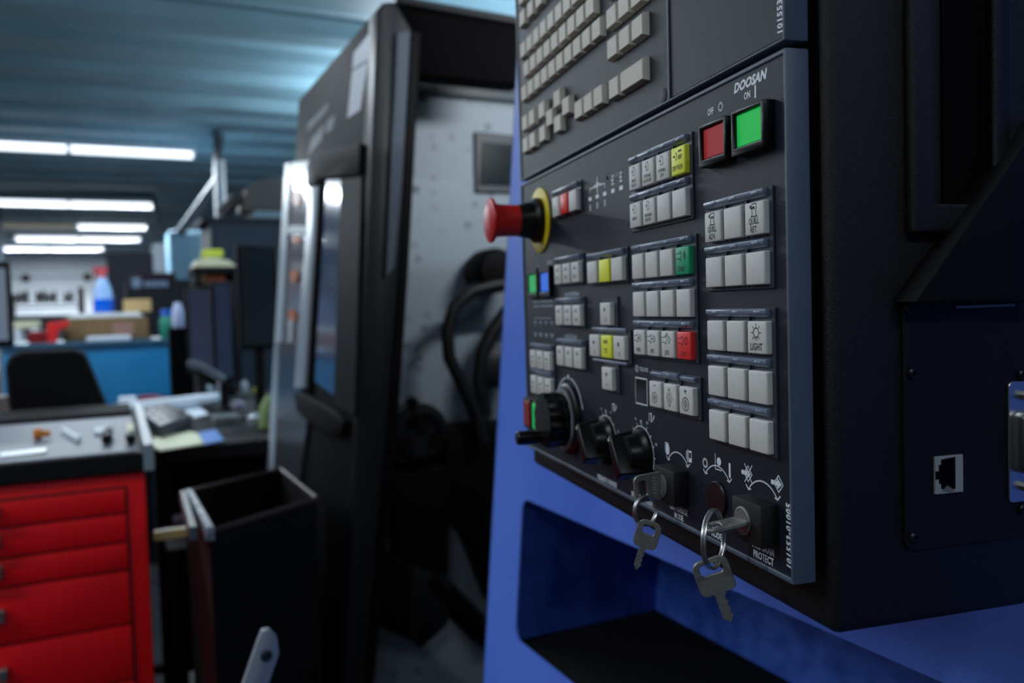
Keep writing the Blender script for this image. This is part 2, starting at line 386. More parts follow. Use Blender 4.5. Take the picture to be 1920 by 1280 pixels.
part('splashed_panel', MB().box((x0-.10, YI, .02), (1.75, YI+.02, atY(860, 183, YI).z)), SPLAT, lathe, .002)
part('panel_top_strip', MB().box((x0-.02, YI-.03, atY(860, 186, YI).z), (1.75, YI+.03, 1.96)), mat('strip_slate', (62, 72, 78), .5), lathe, .003)  # darker slate strip above the splashed panel
fr = [(891, 246), (985, 256), (985, 362), (893, 360)]
wn = part('side_window', MB().prism([atY(*p, YI-.012) for p in fr], (0, .014, 0)), mat('window_frame_slate', (56, 64, 70), .5), lathe, .003)
part('pane', MB().prism([atY(*p, YI-.016) for p in [(906, 266), (985, 274), (985, 348), (900, 346)]], (0, .004, 0)), mat('pane_dark_teal', (18, 32, 36), .3, spec=.08), wn)
# chuck, arm and hoses in front of the inner panel
RUB = mat('rubber_hose', (12, 13, 15), .5)
c0 = atY(792, 812, 1.98); q = 1.95/1561
ch = part('chuck', MB().lathe(c0+Vector((0, .10, 0)), (0, -1, 0), [(.070, 0), (.074, .03), (.074, .085), (.066, .095), (.054, .098), (.054, .085), (.03, .082), (.012, .080), (.012, .07)], 32), mat('chuck_iron', (34, 36, 40), .35, metal=.5), lathe)
for i in range(3):
    t = math.radians(90+120*i); d = Vector((math.cos(t), 0, math.sin(t)))
    part('jaw', MB().box((-.013, -.012, .028), (.013, 0, .072)).mesh('jaw', RUB) and MB().hexa([c0+d*.03+d.cross(Vector((0, 1, 0)))*s+Vector((0, yy_, 0)) for s, yy_ in ((-.012, .02), (.012, .02), (.012, .004), (-.012, .004))], [c0+d*.066+d.cross(Vector((0, 1, 0)))*s+Vector((0, yy_, 0)) for s, yy_ in ((-.012, .02), (.012, .02), (.012, .004), (-.012, .004))]), LBLK, ch)
kn = atY(773, 770, 1.99)
part('lever_knob', MB().cyl(kn+Vector((0, 0, -.03)), kn+Vector((0, 0, .018)), .010, 10).lathe(kn+Vector((0, 0, .012)), (0, 0, 1), [(.006, 0), (.016, .006), (.016, .016), (.006, .024)], 12), LBLK, lathe)
def blk(poly, y, dep, nm, m=LBLK, bv=.01): part(nm, MB().prism([atY(*p, y) for p in poly], (0, dep, 0)), m, lathe, bv, 2)
blk([(705, 790), (742, 770), (750, 850), (712, 880)], 1.94, .14, 'chuck_guard')
blk([(838, 800), (985, 790), (985, 1120), (930, 1140), (880, 1010), (838, 960)], 2.02, .10, 'tool_carriage')
blk([(730, 882), (846, 872), (842, 1090), (800, 1200), (762, 1170), (748, 1000)], 2.01, .10, 'column')
blk([(718, 1040), (776, 1062), (770, 1200), (716, 1178)], 1.93, .10, 'coolant_box', LBLK, .006)
blk([(770, 1062), (846, 1085), (842, 1170), (790, 1218), (768, 1200)], 1.97, .10, 'coolant_tray', STD, .006)
part('drain_pipe', MB().tube([atY(*p, 2.0) for p in ((800, 1080), (850, 1130), (900, 1180), (980, 1240))], .035, 12), LBLK, lathe)
part('hose', MB().tube([atY(*p, 1.99) for p in ((975, 532), (930, 534), (885, 545), (852, 575), (838, 620), (842, 670), (866, 720), (890, 770), (905, 830))], .017, 12), RUB, lathe)
part('hose', MB().tube([atY(*p, 2.02) for p in ((985, 560), (950, 585), (925, 620), (905, 660), (898, 710), (910, 780))], .020, 12), RUB, lathe)
mo = atY(922, 508, 2.04)
part('spindle_motor', MB().lathe(mo+Vector((0, .06, 0)), (0, -1, 0), [(.056, 0), (.060, .02), (.060, .09), (.050, .11), (.02, .115)], 28), LBLK, lathe)
wh = atY(935, 690, 2.02)
part('hose_reel', MB().lathe(wh+Vector((0, .05, 0)), (0, -1, 0), [(.05, 0), (.055, .02), (.055, .06), (.04, .07), (.01, .072)], 28), mat('reel_slate', (22, 24, 30), .5), lathe)
# front door: recessed grip frame, window, handle, bottom block
part('grip_frame', onface([(586, 312), (592, 300), (625, 282), (688, 270), (686, 330), (640, 332), (606, 338), (600, 352), (586, 352)], .018), LBLK, lathe, .004, 2)
part('grip_frame', onface([(565, 738), (575, 735), (640, 770), (660, 790), (655, 818), (630, 812), (585, 786), (570, 770)], .022), LBLK, lathe, .004, 2)
part('grip_channel', onface([(600, 340), (612, 338), (588, 738), (574, 738)], .012), VOID, lathe)
part('door_window', onface([(614, 338), (644, 336), (630, 742), (594, 716)], .006), mat('door_glass', (66, 84, 112), .12, spec=.7), lathe, .001, label='bluish door window')
part('door_panel', onface([(646, 336), (686, 330), (672, 780), (634, 758)], .010), STL, lathe, .002)
hd = part('door_handle', onface([(593, 352), (607, 350), (583, 728), (563, 728)], .014, .006), SILV, lathe, .005, 2, label='long silver door handle')
part('sticker', onface([(664, 100), (694, 62), (690, 112), (661, 130)], .001), mat('sticker_pale', (206, 212, 230), .5), lathe)
part('sticker', onface([(661, 134), (690, 116), (676, 206), (652, 222)], .001), mat('sticker_white', (216, 220, 232), .5), lathe)
LOGO = mat('logo_pale', (120, 128, 136), .5)
for poly in ([(578, 232), (618, 190), (614, 208), (576, 248)], [(584, 262), (610, 230), (604, 262), (578, 292)], [(614, 226), (630, 214), (624, 242), (610, 252)]):
    part('badge', onface(poly, .001), LOGO, lathe)
# bright framed glass guard at the lathe's far end
gy = onL(545, 400).y
G = lathe
WHT = mat('guard_white', (170, 182, 192), .35)
zt2 = atY(545, 305, YLf+.02).z
def Gp(px, py): return onL(px, py)
def gpl(poly, th, off=0.): return MB().prism([onL(*p)+LN*off for p in poly], LN*th)
part('window_frame', gpl([(541, 306), (552, 306), (520, 888), (507, 888)], .012), WHT, G, .003)
part('window_frame', gpl([(541, 306), (588, 300), (588, 346), (541, 344)], .010), mat('guard_tube_reflection', (236, 242, 248), .25), G, .003)  # top frame piece, whitened to carry the ceiling tube's reflection
part('window_frame', gpl([(540, 424), (584, 424), (583, 440), (539, 440)], .010), WHT, G, .003)
part('kick_panel', gpl([(523, 640), (568, 640), (584, 790), (560, 960), (516, 980)], .012), mat('guard_grey', (72, 78, 86), .3, metal=.4), G, .003)
part('side_glass', gpl([(550, 346), (584, 346), (566, 640), (532, 640)], .004), mat('guard_glass', (96, 92, 98), .15), G, .0)
for (cx, cy, rx_, ry_) in ((561, 372, 9, 16), (556, 518, 8, 12), (553, 593, 8, 14), (560, 450, 8, 7)):
    part('lamp_reflex', gpl([(cx+rx_*math.cos(t*.785), cy+ry_*math.sin(t*.785)) for t in range(8)], .003, .006), mat('amber', (186, 104, 66), .4), G)
part('bracket', gpl([(548, 600), (556, 596), (553, 650), (545, 660)], .004, .006), WHT, G)
# ================================================================== RED TOOL CHEST AND BENCH
REDP = mat('chest_red', (240, 3, 14), .5, noise=.08, spec=.35, nscale=4)
WTOP = mat('worktop_grey', (90, 98, 114), .5, noise=.2, nscale=8)
DKM = mat('desk_black', (7, 7, 9), .6, spec=.25)
CY = 1.93; CX1 = .043; CX0 = -1.15; CZ = .925
chest = thing('tool_chest', 'red metal tool chest with drawers under the grey worktop', 'tool chest', ((CX0+CX1)/2, CY+.3, 0))
part('body', MB().box((CX0, CY, .05), (CX1, CY+.60, CZ)), REDP, chest, .004, 2)
for px_ in (CX0+.08, CX1-.08):
    for py_ in (CY+.08, CY+.52): part('foot', MB().cyl((px_, py_, 0), (px_, py_, .06), .03, 12), DKM, chest)
zs = [atY(120, p, CY).z for p in (928, 977, 1033, 1087, 1192, 1300)]
dx1 = atY(238, 1000, CY).x; dx0 = CX0+.05
zs = zs+[zs[-1]-.14, .10]
GAPM = mat('chest_gap', (60, 3, 6), .6)
part('drawer_opening', MB().box((dx0-.004, CY-.0008, zs[-1]-.002), (dx1+.005, CY+.01, zs[0]+.006)), GAPM, chest)
for a, b in zip(zs, zs[1:]):
    d_ = part('drawer', MB().box((dx0, CY-.007, b+.0055), (dx1, CY+.004, a)), REDP, chest, .002, 2)
    zc = (a+b)/2+.01; hx = atY(4, 1000, CY).x
    part('handle', MB().box((hx-.14, CY-.032, zc-.012), (hx, CY-.022, zc+.012)).box((hx-.02, CY-.024, zc-.012), (hx, CY-.006, zc+.012)).box((hx-.14, CY-.024, zc-.012), (hx-.12, CY-.006, zc+.012)), CHROME, d_, .002, label='chrome drawer handle')
wt = thing('worktop', 'grey worktop with a black front edge on the red tool chest', 'worktop', ((CX0+CX1)/2, CY+.45, CZ))
WZ = CZ+.045
part('slab', MB().box((CX0-.03, CY-.012, CZ), (CX1-.002, CY+.98, WZ-.004)), DKM, wt, .003)
part('surface', MB().box((CX0-.02, CY+.0, WZ-.006), (CX1-.012, CY+.70, WZ)), WTOP, wt, .001)
part('rear_lip', MB().box((CX0-.02, CY+.71, WZ-.006), (CX1-.012, CY+.97, WZ+.012)), mat('lip_black', (14, 15, 17), .8, spec=.15), wt, .003)
def onZ(px, py, z): return atZ(px, py, z)
def flat_item(name, poly, z, th, m, label, cat, bevel=.001):
    P = [onZ(*p, z) for p in poly]; mb_ = MB().prism(P, (0, 0, th)); return one(name, mb_, m, label, cat, bevel=bevel)
PAPER = mat('paper_white', (214, 222, 232), .6); PAPERY = mat('paper_cream', (214, 212, 178), .6); PAPERB = mat('paper_blue', (92, 132, 196), .6)
MET = mat('bare_metal', (176, 184, 192), .35, metal=.4)
flat_item('steel_ruler', [(0, 852), (86, 842), (88, 850), (0, 860)], WZ, .004, MET, 'long pale steel rule lying on the grey worktop', 'ruler')
flat_item('utility_knife', [(114, 812), (122, 810), (152, 826), (146, 832)], WZ+.0006, .012, PAPER, 'pale grey utility knife lying on the worktop', 'knife')
a = onZ(78, 806, WZ+.012); b_ = onZ(62, 810, WZ+.012)
m = MB().lathe(onZ(62, 814, WZ+.014), (1, 0, 0), [(.008, 0), (.014, .004), (.014, .016), (.008, .02), (.008, .036)], 14)
one('orange_fitting', m, mat('fitting_orange', (214, 128, 40), .4), 'small orange fitting on the dark rear strip of the worktop', 'fitting', bevel=0)
flat_item('white_block', [(176, 808), (204, 806), (202, 816), (178, 818)], WZ, .010, PAPER, 'small white block near the back of the worktop', 'block')
flat_item('paper_scrap', [(236, 800), (250, 798), (252, 812), (240, 814)], WZ, .008, PAPERY, 'cream paper scrap at the worktop corner', 'paper')
for (p0, p1, lb) in (((206, 792), (200, 824), 'black handled screwdriver standing nearest the white block'), ((240, 812), (246, 824), 'short black handled tool at the worktop edge')):
    A_, B_ = onZ(*p0, WZ+.012), onZ(*p1, WZ+.012)
    t = thing('screwdriver', lb, 'tool', A_-Vector((0, 0, .012)))
    part('shaft', MB().cyl(A_, A_.lerp(B_, .6), .004, 8), MET, t); part('handle', MB().cyl(A_.lerp(B_, .55), B_, .011, 10), DKM, t, .002)
one('edge_strip', MB().box((CX1-.0015, CY-.012, CZ), (CX1+.020, CY+.9, WZ+.012)), mat('strip_zinc', (130, 142, 150), .4), 'pale metal strip along the right end of the worktop', 'trim', bevel=.002)
# ------------------------------------------------------------------ office chair behind the bench
FAB = mat('chair_fabric_dark', (18, 19, 22), .85, spec=.2)
chair = thing('office_chair', 'dark office chair seen from behind the bench', 'chair', (atY(110, 720, 3.25).x, 3.2, 0))
YC = 3.25
P = [(8, 690), (14, 668), (40, 657), (140, 654), (160, 662), (176, 700), (204, 768), (206, 800), (30, 808), (14, 760)]
part('backrest', MB().prism([atY(*p, YC) for p in P], (0, .09, 0)), FAB, chair, .02, 3)
cx_ = atY(110, 720, YC).x
part('seat', MB().box((cx_-.24, YC-.50, .46), (cx_+.24, YC-.02, .55)), FAB, chair, .03, 3)
part('back_bar', MB().box((cx_-.03, YC+.02, .46), (cx_+.03, YC+.06, .90)), DKM, chair, .004)
part('gas_column', MB().cyl((cx_, YC-.25, .08), (cx_, YC-.25, .47), .025, 12), DKM, chair)
for i in range(5):
    t = 2*math.pi*i/5; e_ = Vector((cx_+.30*math.cos(t), YC-.25+.30*math.sin(t), .07))
    l_ = part('leg', MB().cyl((cx_, YC-.25, .10), e_, .018, 8), DKM, chair); part('caster', MB().cyl(e_+Vector((-.012, 0, -.04)), e_+Vector((.012, 0, -.04)), .030, 12), DKM, l_)
# ------------------------------------------------------------------ black desk to the right
DZ = .84
dA = onZ(262, 846, DZ); dB = onZ(500, 838, DZ)
DY0, DY1 = 2.80, 4.65; DX0, DX1 = .075, .52
desk = thing('work_desk', 'cluttered black desk between the red tool chest and the lathe', 'desk', ((DX0+DX1)/2, 3.5, 0))
part('desk_top', MB().box((DX0, DY0, DZ-.05), (DX1+.35, DY1, DZ)), DKM, desk, .004)
for x_ in (DX0+.04, DX1+.28):
    for y_ in (DY0+.05, DY1-.05): part('leg', MB().box((x_-.025, y_-.025, 0), (x_+.025, y_+.025, DZ-.045)), DKM, desk)
part('modesty_panel', MB().box((DX0+.03, DY0+.06, .10), (DX1+.3, DY0+.08, DZ-.05)), VOID, desk)
flat_item('paper_sheet', [(268, 826), (356, 810), (420, 826), (300, 846)], DZ, .003, PAPERY, 'cream sheet under the dark keypad box on the desk', 'paper', 0)
flat_item('blue_leaflet', [(372, 812), (404, 806), (420, 826), (384, 834)], DZ+.004, .003, PAPERB, 'blue leaflet on the right of the dark keypad box', 'leaflet', 0)
m = MB(); pl = [onZ(*p, DZ+.005) for p in ((258, 786), (318, 776), (362, 800), (300, 822))]
kp = thing('keypad_box', 'dark grey keypad box lying on papers on the desk', 'keypad', base_of(MB().prism(pl, (0, 0, .01))))
part('case', MB().prism(pl, (0, 0, .045)), mat('keypad_grey', (46, 48, 54), .4), kp, .006, 2)
for i in range(3):
    for j in range(3):
        c_ = pl[0].lerp(pl[1], .2+.28*i).lerp(pl[3].lerp(pl[2], .2+.28*i), .2+.28*j)+Vector((0, 0, .045))
        part('button', MB().box(c_+Vector((-.012, -.02, 0)), c_+Vector((.012, .02, .006))), mat('button_grey', (74, 76, 82), .4), kp)
A_, B_ = onZ(216, 770, DZ+.031), onZ(424, 746, DZ+.031)
m = MB().lathe(A_, B_-A_, [(.022, 0), (.030, .004), (.030, (B_-A_).length-.004), (.02, (B_-A_).length)], 16)
one('rolled_drawing', m, PAPER, 'long roll of white drawing paper lying across the desk', 'paper roll', bevel=0)
SM = [((225, 745, 255, 758), PAPER, 'paper_stack', 'small white paper stack at the desk corner by the blue cabinet', .03),
      ((262, 738, 300, 756), mat('rag_red', (120, 40, 48), .8), 'red_rag', 'dull red rag on the desk in front of the blue cabinet', .03),
      ((284, 744, 318, 754), mat('tape_maroon', (74, 26, 28), .5), 'tape_roll', 'maroon tape roll on the desk beside the red rag', .03),
      ((372, 726, 402, 744), mat('jar_clear', (150, 166, 174), .2), 'glass_jar', 'pale glass jar under the tilted monitor', .06),
      ((408, 716, 424, 745), PAPER, 'white_bottle', 'narrow white bottle at the desk rear beside the monitor foot', .10),
      ((452, 716, 466, 742), MET, 'steel_sleeve', 'small bright steel sleeve on the desk right of the monitor', .08),
      ((404, 776, 450, 796), mat('parts_grey', (120, 128, 130), .4, noise=.5, nscale=60), 'parts_tray', 'grey tray of small parts on the right of the desk', .03),
      ((464, 776, 492, 800), MET, 'steel_bush', 'bright steel bush next to the parts tray', .05)]
for (r, mm, nm, lb, h_) in SM:
    a = onZ((r[0]+r[2])/2, r[3], DZ); sc_ = (a-EYE).dot(CF)/F0; wd = (r[2]-r[0])*sc_/2
    if nm in ('paper_stack', 'red_rag', 'parts_tray'): mb_ = MB().box((a.x-wd, a.y, DZ), (a.x+wd, a.y+.12, DZ+h_))
    else: mb_ = MB().lathe((a.x, a.y, DZ), (0, 0, 1), [(wd*.9, 0), (wd, .004), (wd, h_*.75), (wd*.6, h_*.9), (wd*.55, h_)], 16)
    one(nm, mb_, mm, lb, {'red_rag': 'rag', 'tape_roll': 'tape', 'glass_jar': 'jar', 'white_bottle': 'bottle', 'paper_stack': 'paper', 'parts_tray': 'tray'}.get(nm, 'part'), bevel=.003 if nm in ('paper_stack', 'red_rag', 'parts_tray') else 0)
yb = onZ(484, 742, DZ); one('yellow_ball', MB().lathe((yb.x, yb.y, DZ+.0), (0, 0, 1), [(.006, 0), (.020, .008), (.027, .025), (.020, .042), (.006, .05)], 16), mat('ball_yellow', (186, 190, 60), .4), 'small yellow green knob standing at the right end of the desk', 'knob', bevel=0)
gb = onZ(500, 805, DZ); one('green_bag', MB().lathe((gb.x+.02, gb.y, DZ), (0, 0, 1), [(.03, 0), (.05, .01), (.045, .08), (.02, .12)], 10), mat('bag_green', (120, 140, 86), .6), 'olive green bag at the desk end by the glass guard', 'bag', bevel=0)
flat_item('paper_sheet', [(214, 786), (240, 752), (300, 748), (262, 792)], DZ, .002, PAPER, 'white sheet under the left end of the paper roll', 'paper', 0)
flat_item('paper_sheet', [(318, 776), (372, 764), (392, 776), (336, 790)], DZ, .002, PAPER, 'small white sheet beside the dark keypad box', 'paper', 0)
for (px, py, hh_, nm, mm, lb) in ((434, 742, .10, 'black_bottle', DKM, 'small black bottle at the back of the desk right of the monitor arm'), (330, 742, .05, 'ink_jar', mat('jar_dark', (30, 34, 42), .3), 'dark squat jar at the back of the desk near the black case'), (446, 768, .04, 'cup', mat('cup_lilac', (150, 146, 170), .4), 'low lilac cup on the desk near the steel sleeve')):
    p = onZ(px, py, DZ); one(nm, MB().lathe((p.x, p.y, DZ), (0, 0, 1), [(.024, 0), (.026, .004), (.026, hh_*.7), (.018, hh_*.85), (.016, hh_)], 14), mm, lb, {'black_bottle': 'bottle', 'ink_jar': 'jar', 'cup': 'cup'}[nm], bevel=0)
# ------------------------------------------------------------------ monitors
SCR = mat('screen_dark_reflection_tint', (66, 70, 94), .3, noise=.5, nscale=3, rgb2=(90, 96, 120))  # screen colour lightened to carry room reflections
def monitor(px0, py0, px1, py1, Y, yaw, label, frame=DKM, zs=DZ, scr=SCR, arm=False):
    x0, x1, z0, z1 = Rc(px0, py0, px1, py1, Y); t = thing('monitor', label, 'monitor', ((x0+x1)/2, Y+.02, zs))
    cx, w_ = (x0+x1)/2, (x1-x0)/2; s_ = math.tan(yaw)
    def q(x, z, o): return Vector((x, Y+(x-cx)*s_+o, z))
    part('case', MB().hexa([q(x0, z0, 0), q(x1, z0, 0), q(x1, z0, .04), q(x0, z0, .04)], [q(x0, z1, 0), q(x1, z1, 0), q(x1, z1, .04), q(x0, z1, .04)]), frame, t, .004)
    e = .012
    part('screen', MB().hexa([q(x0+e, z0+e*1.5, -.003), q(x1-e, z0+e*1.5, -.003), q(x1-e, z0+e*1.5, .001), q(x0+e, z0+e*1.5, .001)], [q(x0+e, z1-e, -.003), q(x1-e, z1-e, -.003), q(x1-e, z1-e, .001), q(x0+e, z1-e, .001)]), scr, t)
    if arm: part('arm', MB().tube([atY(*p, 3.66) for p in ((352, 680), (375, 686), (400, 699), (420, 712))], .014, 8), mat('arm_grey', (110, 112, 124), .4), t)
    part('stand', MB().cyl((cx, Y+.07, zs), (cx, Y+.05, z0+.06), .02, 10), DKM, t); part('foot', MB().lathe((cx, Y+.09, zs), (0, 0, 1), [(.07, 0), (.07, .01), (.03, .016)], 20), DKM, t)
monitor(352, 540, 402, 700, 3.98, -.3, 'dark monitor turned left, behind the desk clutter')
monitor(398, 528, 440, 716, 3.72, .35, 'dark monitor turned right, in front of the tall display', arm=True)
monitor(446, 460, 524, 655, 3.3, .15, 'tall black display on a post next to the glass guard', scr=mat('screen_black', (16, 26, 36), .2))
# ------------------------------------------------------------------ blue cabinet with boxes
CBL = mat('cabinet_blue', (4, 114, 166), .45, noise=.1, nscale=10)
x0, x1, z0, z1 = Rc(158, 645, 326, 735, 4.7)
bc = thing('blue_cabinet', 'bright blue cabinet behind the office chair carrying a cardboard tray', 'cabinet', ((x0+x1)/2, 5.0, 0))
part('body', MB().box((x0-.35, 4.7, 0), (x1, 5.35, z1)), CBL, bc, .005, 2); part('top', MB().box((x0-.36, 4.69, z1-.002), (x1+.01, 5.36, z1+.02)), mat('cabinet_top_teal', (40, 84, 110), .5), bc, .003)
bz = z1+.02
CARD = mat('cardboard', (128, 102, 66), .75, noise=.2, nscale=20); CARDP = mat('cardboard_pale', (196, 164, 112), .75)
def onblue(px0, py0, px1, py1, Y, dep, z=None): return bx(px0, py0, px1, py1, Y, dep, z0=bz if z is None else z)
x0, x1, a_, b_ = Rc(118, 595, 282, 636, 4.85)
ct = thing('cardboard_tray', 'wide open cardboard tray on the blue cabinet', 'box', ((x0+x1)/2, 5.0, bz))
for nm, lo, hi in (('front', (x0, 4.85, bz), (x1, 4.86, b_)), ('back', (x0, 5.24, bz), (x1, 5.25, b_)), ('side', (x0, 4.85, bz), (x0+.01, 5.25, b_)), ('side', (x1-.01, 4.85, bz), (x1, 5.25, b_)), ('bottom', (x0, 4.85, bz), (x1, 5.25, bz+.008))):
    part(nm, MB().box(lo, hi), CARD, ct, .001)
part('label', MB().box((x0+.32*(x1-x0)+.1, 4.847, bz+.02), (x0+.32*(x1-x0)+.2, 4.852, b_-.03)), mat('label_pink', (150, 112, 100), .6), ct)
one('crumpled_paper', MB().box((x0+.02, 4.88, bz+.01), (x1-.03, 5.2, b_+.025)), mat('packing_paper', (196, 200, 204), .7, noise=.3, nscale=30), 'pale packing paper filling the cardboard tray', 'paper', bevel=.02)
one('small_carton', bx(232, 561, 284, 598, 5.0, .12, z0=b_+.026), CARDP, 'small tan carton on top of the packing paper', 'box')
one('white_card', bx(162, 630, 246, 646, 4.72, .10, z0=bz), PAPER, 'flat white carton at the front edge of the blue cabinet', 'box')
bt = atY(318, 640, 4.78)
t = thing('green_bottle', 'green bottle with a blue cap on the blue cabinet', 'bottle', (bt.x-.01, 4.8, bz))
part('body', MB().lathe((bt.x-.01, 4.8, bz), (0, 0, 1), [(.034, 0), (.036, .004), (.036, .10), (.02, .125)], 16), mat('bottle_green', (30, 122, 104), .35), t)
part('cap', MB().lathe((bt.x-.01, 4.8, bz+.12), (0, 0, 1), [(.026, 0), (.026, .03), (.02, .034)], 14), mat('cap_blue', (26, 90, 190), .4), t)
bt = atY(335, 614, 4.3); one('black_case', MB().box((bt.x-.045, 4.26, DZ), (bt.x+.055, 4.40, bt.z)), VOID, 'tall black case on the desk beside the blue cabinet', 'case')
one('white_can', MB().lathe((bt.x, 4.31, bt.z), (0, 0, 1), [(.024, 0), (.026, .01), (.026, .08), (.018, .105), (.014, .12)], 14), mat('can_white_blue', (190, 200, 236), .35), 'white and blue can on the tall black case', 'can', bevel=0)
# spray bottle: blue liquid, clear shoulder, red trigger
sp = atY(195, 586, 5.1)
t = thing('spray_bottle', 'clear spray bottle of blue liquid with a red trigger', 'bottle', (sp.x, 5.1, b_+.026))
part('liquid', MB().lathe((sp.x, 5.1, b_+.027), (0, 0, 1), [(.05, 0), (.052, .006), (.052, .075)], 18), mat('liquid_blue', (10, 96, 224), .2), t)
part('shoulder', MB().lathe((sp.x, 5.1, b_+.10), (0, 0, 1), [(.052, 0), (.046, .05), (.028, .10), (.018, .12)], 18), mat('bottle_clear_blue', (150, 186, 236), .15), t)
part('trigger', MB().lathe((sp.x, 5.1, b_+.22), (0, 0, 1), [(.020, 0), (.020, .03), (.014, .034)], 12).box((sp.x-.045, 5.085, b_+.252), (sp.x+.03, 5.115, b_+.275)).box((sp.x-.04, 5.09, b_+.22), (sp.x-.03, 5.11, b_+.26)), mat('trigger_red', (196, 60, 74), .4), t, .002)
x0, x1, z0, z1 = Rc(78, 612, 130, 650, 4.75)
t = thing('red_clamp', 'bright red clamp tool on the left end of the blue cabinet', 'tool', ((x0+x1)/2, 4.8, bz))
part('body', MB().prism([(x0+.2*(x1-x0), 4.78, bz), (x0+.5*(x1-x0), 4.78, bz), (x0+.6*(x1-x0), 4.78, bz+.06), (x1, 4.78, bz+.085), (x1, 4.78, bz+.11), (x0+.2*(x1-x0), 4.78, bz+.10)], (0, .05, 0)), mat('tool_red', (226, 42, 44), .4), t, .003)
part('jaw', MB().box((x0-.06, 4.78, bz), (x0+.2*(x1-x0), 4.83, bz+.06)), mat('tool_dark_red', (128, 20, 28), .4), t, .004)
# white crate and screen at the far left
x0, x1, z0, z1 = Rc(26, 602, 72, 662, 6.0)
t = thing('white_stool', 'small white step stool beside the red clamp', 'stool', ((x0+x1)/2, 6.1, 0))
part('top', MB().box((x0, 6.0, z1-.05), (x1, 6.25, z1)), PAPERY, t, .01, 2)
for x_ in (x0+.02, x1-.02):
    for y_ in (6.02, 6.23): part('leg', MB().box((x_-.018, y_-.018, 0), (x_+.018, y_+.018, z1-.04)), PAPER, t)
part('shelf', MB().box((x0+.01, 6.01, z1-.24), (x1-.01, 6.24, z1-.21)), DKM, t)
x0, x1, z0, z1 = Rc(-60, 490, 22, 652, 4.2)
t = thing('whiteboard', 'white board in a black frame cut by the left picture edge', 'board', (x0, 4.2, 0))
part('frame', MB().box((x0, 4.2, z0), (x1, 4.24, z1)), DKM, t, .006, 2); part('surface', MB().box((x0+.02, 4.195, z0+.03), (x1-.018, 4.21, z1-.03)), mat('board_white', (196, 206, 220), .3), t)
part('post', MB().box((x0+.05, 4.21, 0), (x0+.09, 4.24, z0+.05)), DKM, t)
one('beige_panel', MB().prism([atY(*p, 3.5) for p in ((-60, 745), (20, 742), (36, 790), (-60, 796))], (0, .04, 0)), mat('panel_beige', (150, 140, 138), .6), 'beige corner of a board leaning behind the chair', 'board', bevel=.003)
# ------------------------------------------------------------------ machines and cabinets farther back
NAVY = mat('cabinet_navy', (26, 40, 58), .5); NAVD = mat('machine_navy_black', (22, 26, 38), .5)
x0, x1, z0, z1 = Rc(400, 416, 545, 700, 6.2)
t = thing('dark_cabinet', 'tall dark navy cabinet behind the monitors', 'cabinet', ((x0+x1)/2, 6.5, 0))
part('body', MB().box((x0, 6.2, 0), (x1+.4, 6.9, z1)), NAVY, t, .006); part('top_rim', MB().box((x0-.06, 6.18, z1), (x1+.4, 6.9, z1+.03)), NAVD, t, .003)
part('door', MB().box((x0+.02, 6.185, .1), (x0+.42, 6.205, z1-.04)), NAVY, t, .003)
zc = z1+.03; x0, x1, z0, z1 = Rc(445, 335, 545, 412, 6.35)
t = thing('fume_extractor', 'brown grey fume extractor on top of the tall dark cabinet', 'extractor', ((x0+x1)/2, 6.5, zc))
part('base', MB().box((x0+.1, 6.3, zc), (x1, 6.7, zc+.06)), mat('extractor_pale', (120, 140, 150), .5), t, .01)
part('drum', MB().prism([(x0+.02, 6.35, zc+.06), (x0+.06, 6.35, zc+.22), (x0+.16, 6.35, z1), (x1+.1, 6.35, z1+.04), (x1+.1, 6.35, zc+.06)], (0, .3, 0)), mat('extractor_brown', (84, 80, 78), .6), t, .03, 2)
part('duct', MB().tube([(x0+.2, 6.5, zc+.2), (x0-.0, 6.5, zc+.16), (x0-.1, 6.5, zc+.05)], .05, 10), mat('extractor_duct', (70, 66, 66), .6), t)
x0, x1, z0, z1 = Rc(318, 432, 404, 530, 9.0)
t = thing('teal_cabinet', 'pale teal control cabinet under the slanting pipe', 'cabinet', ((x0+x1)/2, 9.2, 0))
TEALM = mat('cabinet_pale_teal', (128, 168, 190), .45)
part('body', MB().box((x0, 9.0, 0), (x1, 9.6, z1)), TEALM, t, .01); part('door', MB().box((x0+.16, 8.985, .2), (x1-.02, 9.005, z1-.03)), TEALM, t, .005)
x0, x1, z0, z1 = Rc(202, 474, 292, 610, 11.0)
t = thing('dark_machine', 'tall near black machine to the right of the white far wall', 'machine', ((x0+x1)/2, 11.3, 0))
part('body', MB().box((x0, 11.0, 0), (x1, 12.2, z1)), mat('machine_matt_black', (9, 11, 18), .85, spec=.15), t, .02); part('post', MB().box((x1-.02, 11.0, 0), (x1+.16, 11.3, z1+.12)), mat('post_grey', (74, 84, 92), .5), t, .01)
x0, x1, z0, z1 = Rc(240, 524, 350, 640, 7.4)
t = thing('lettered_machine', 'black machine with pale lettering and a maroon top', 'machine', ((x0+x1)/2, 7.8, 0))
part('body', MB().box((x0, 7.4, 0), (x1+.12, 8.2, z1)), NAVD, t, .02)
part('top_cover', MB().box((x0+.06, 7.45, z1), (x1-.06, 8.0, z1+.06)), mat('maroon_cover', (64, 44, 54), .6), t, .015)
a_ = atY(242, 532, 7.4); b_ = atY(300, 532, 7.4)
zc_ = atY(270, 532, 7.4).z
part('badge', MB().box((a_.x+.02, 7.392, zc_-.03), (a_.x+.09, 7.401, zc_+.05)), mat('badge_pale', (168, 190, 216), .5), t)
for i in range(5): part('badge', MB().box((a_.x+.115+.036*i, 7.392, zc_-.025), (a_.x+.142+.036*i, 7.401, zc_+.022)), MATS['badge_pale'], t)
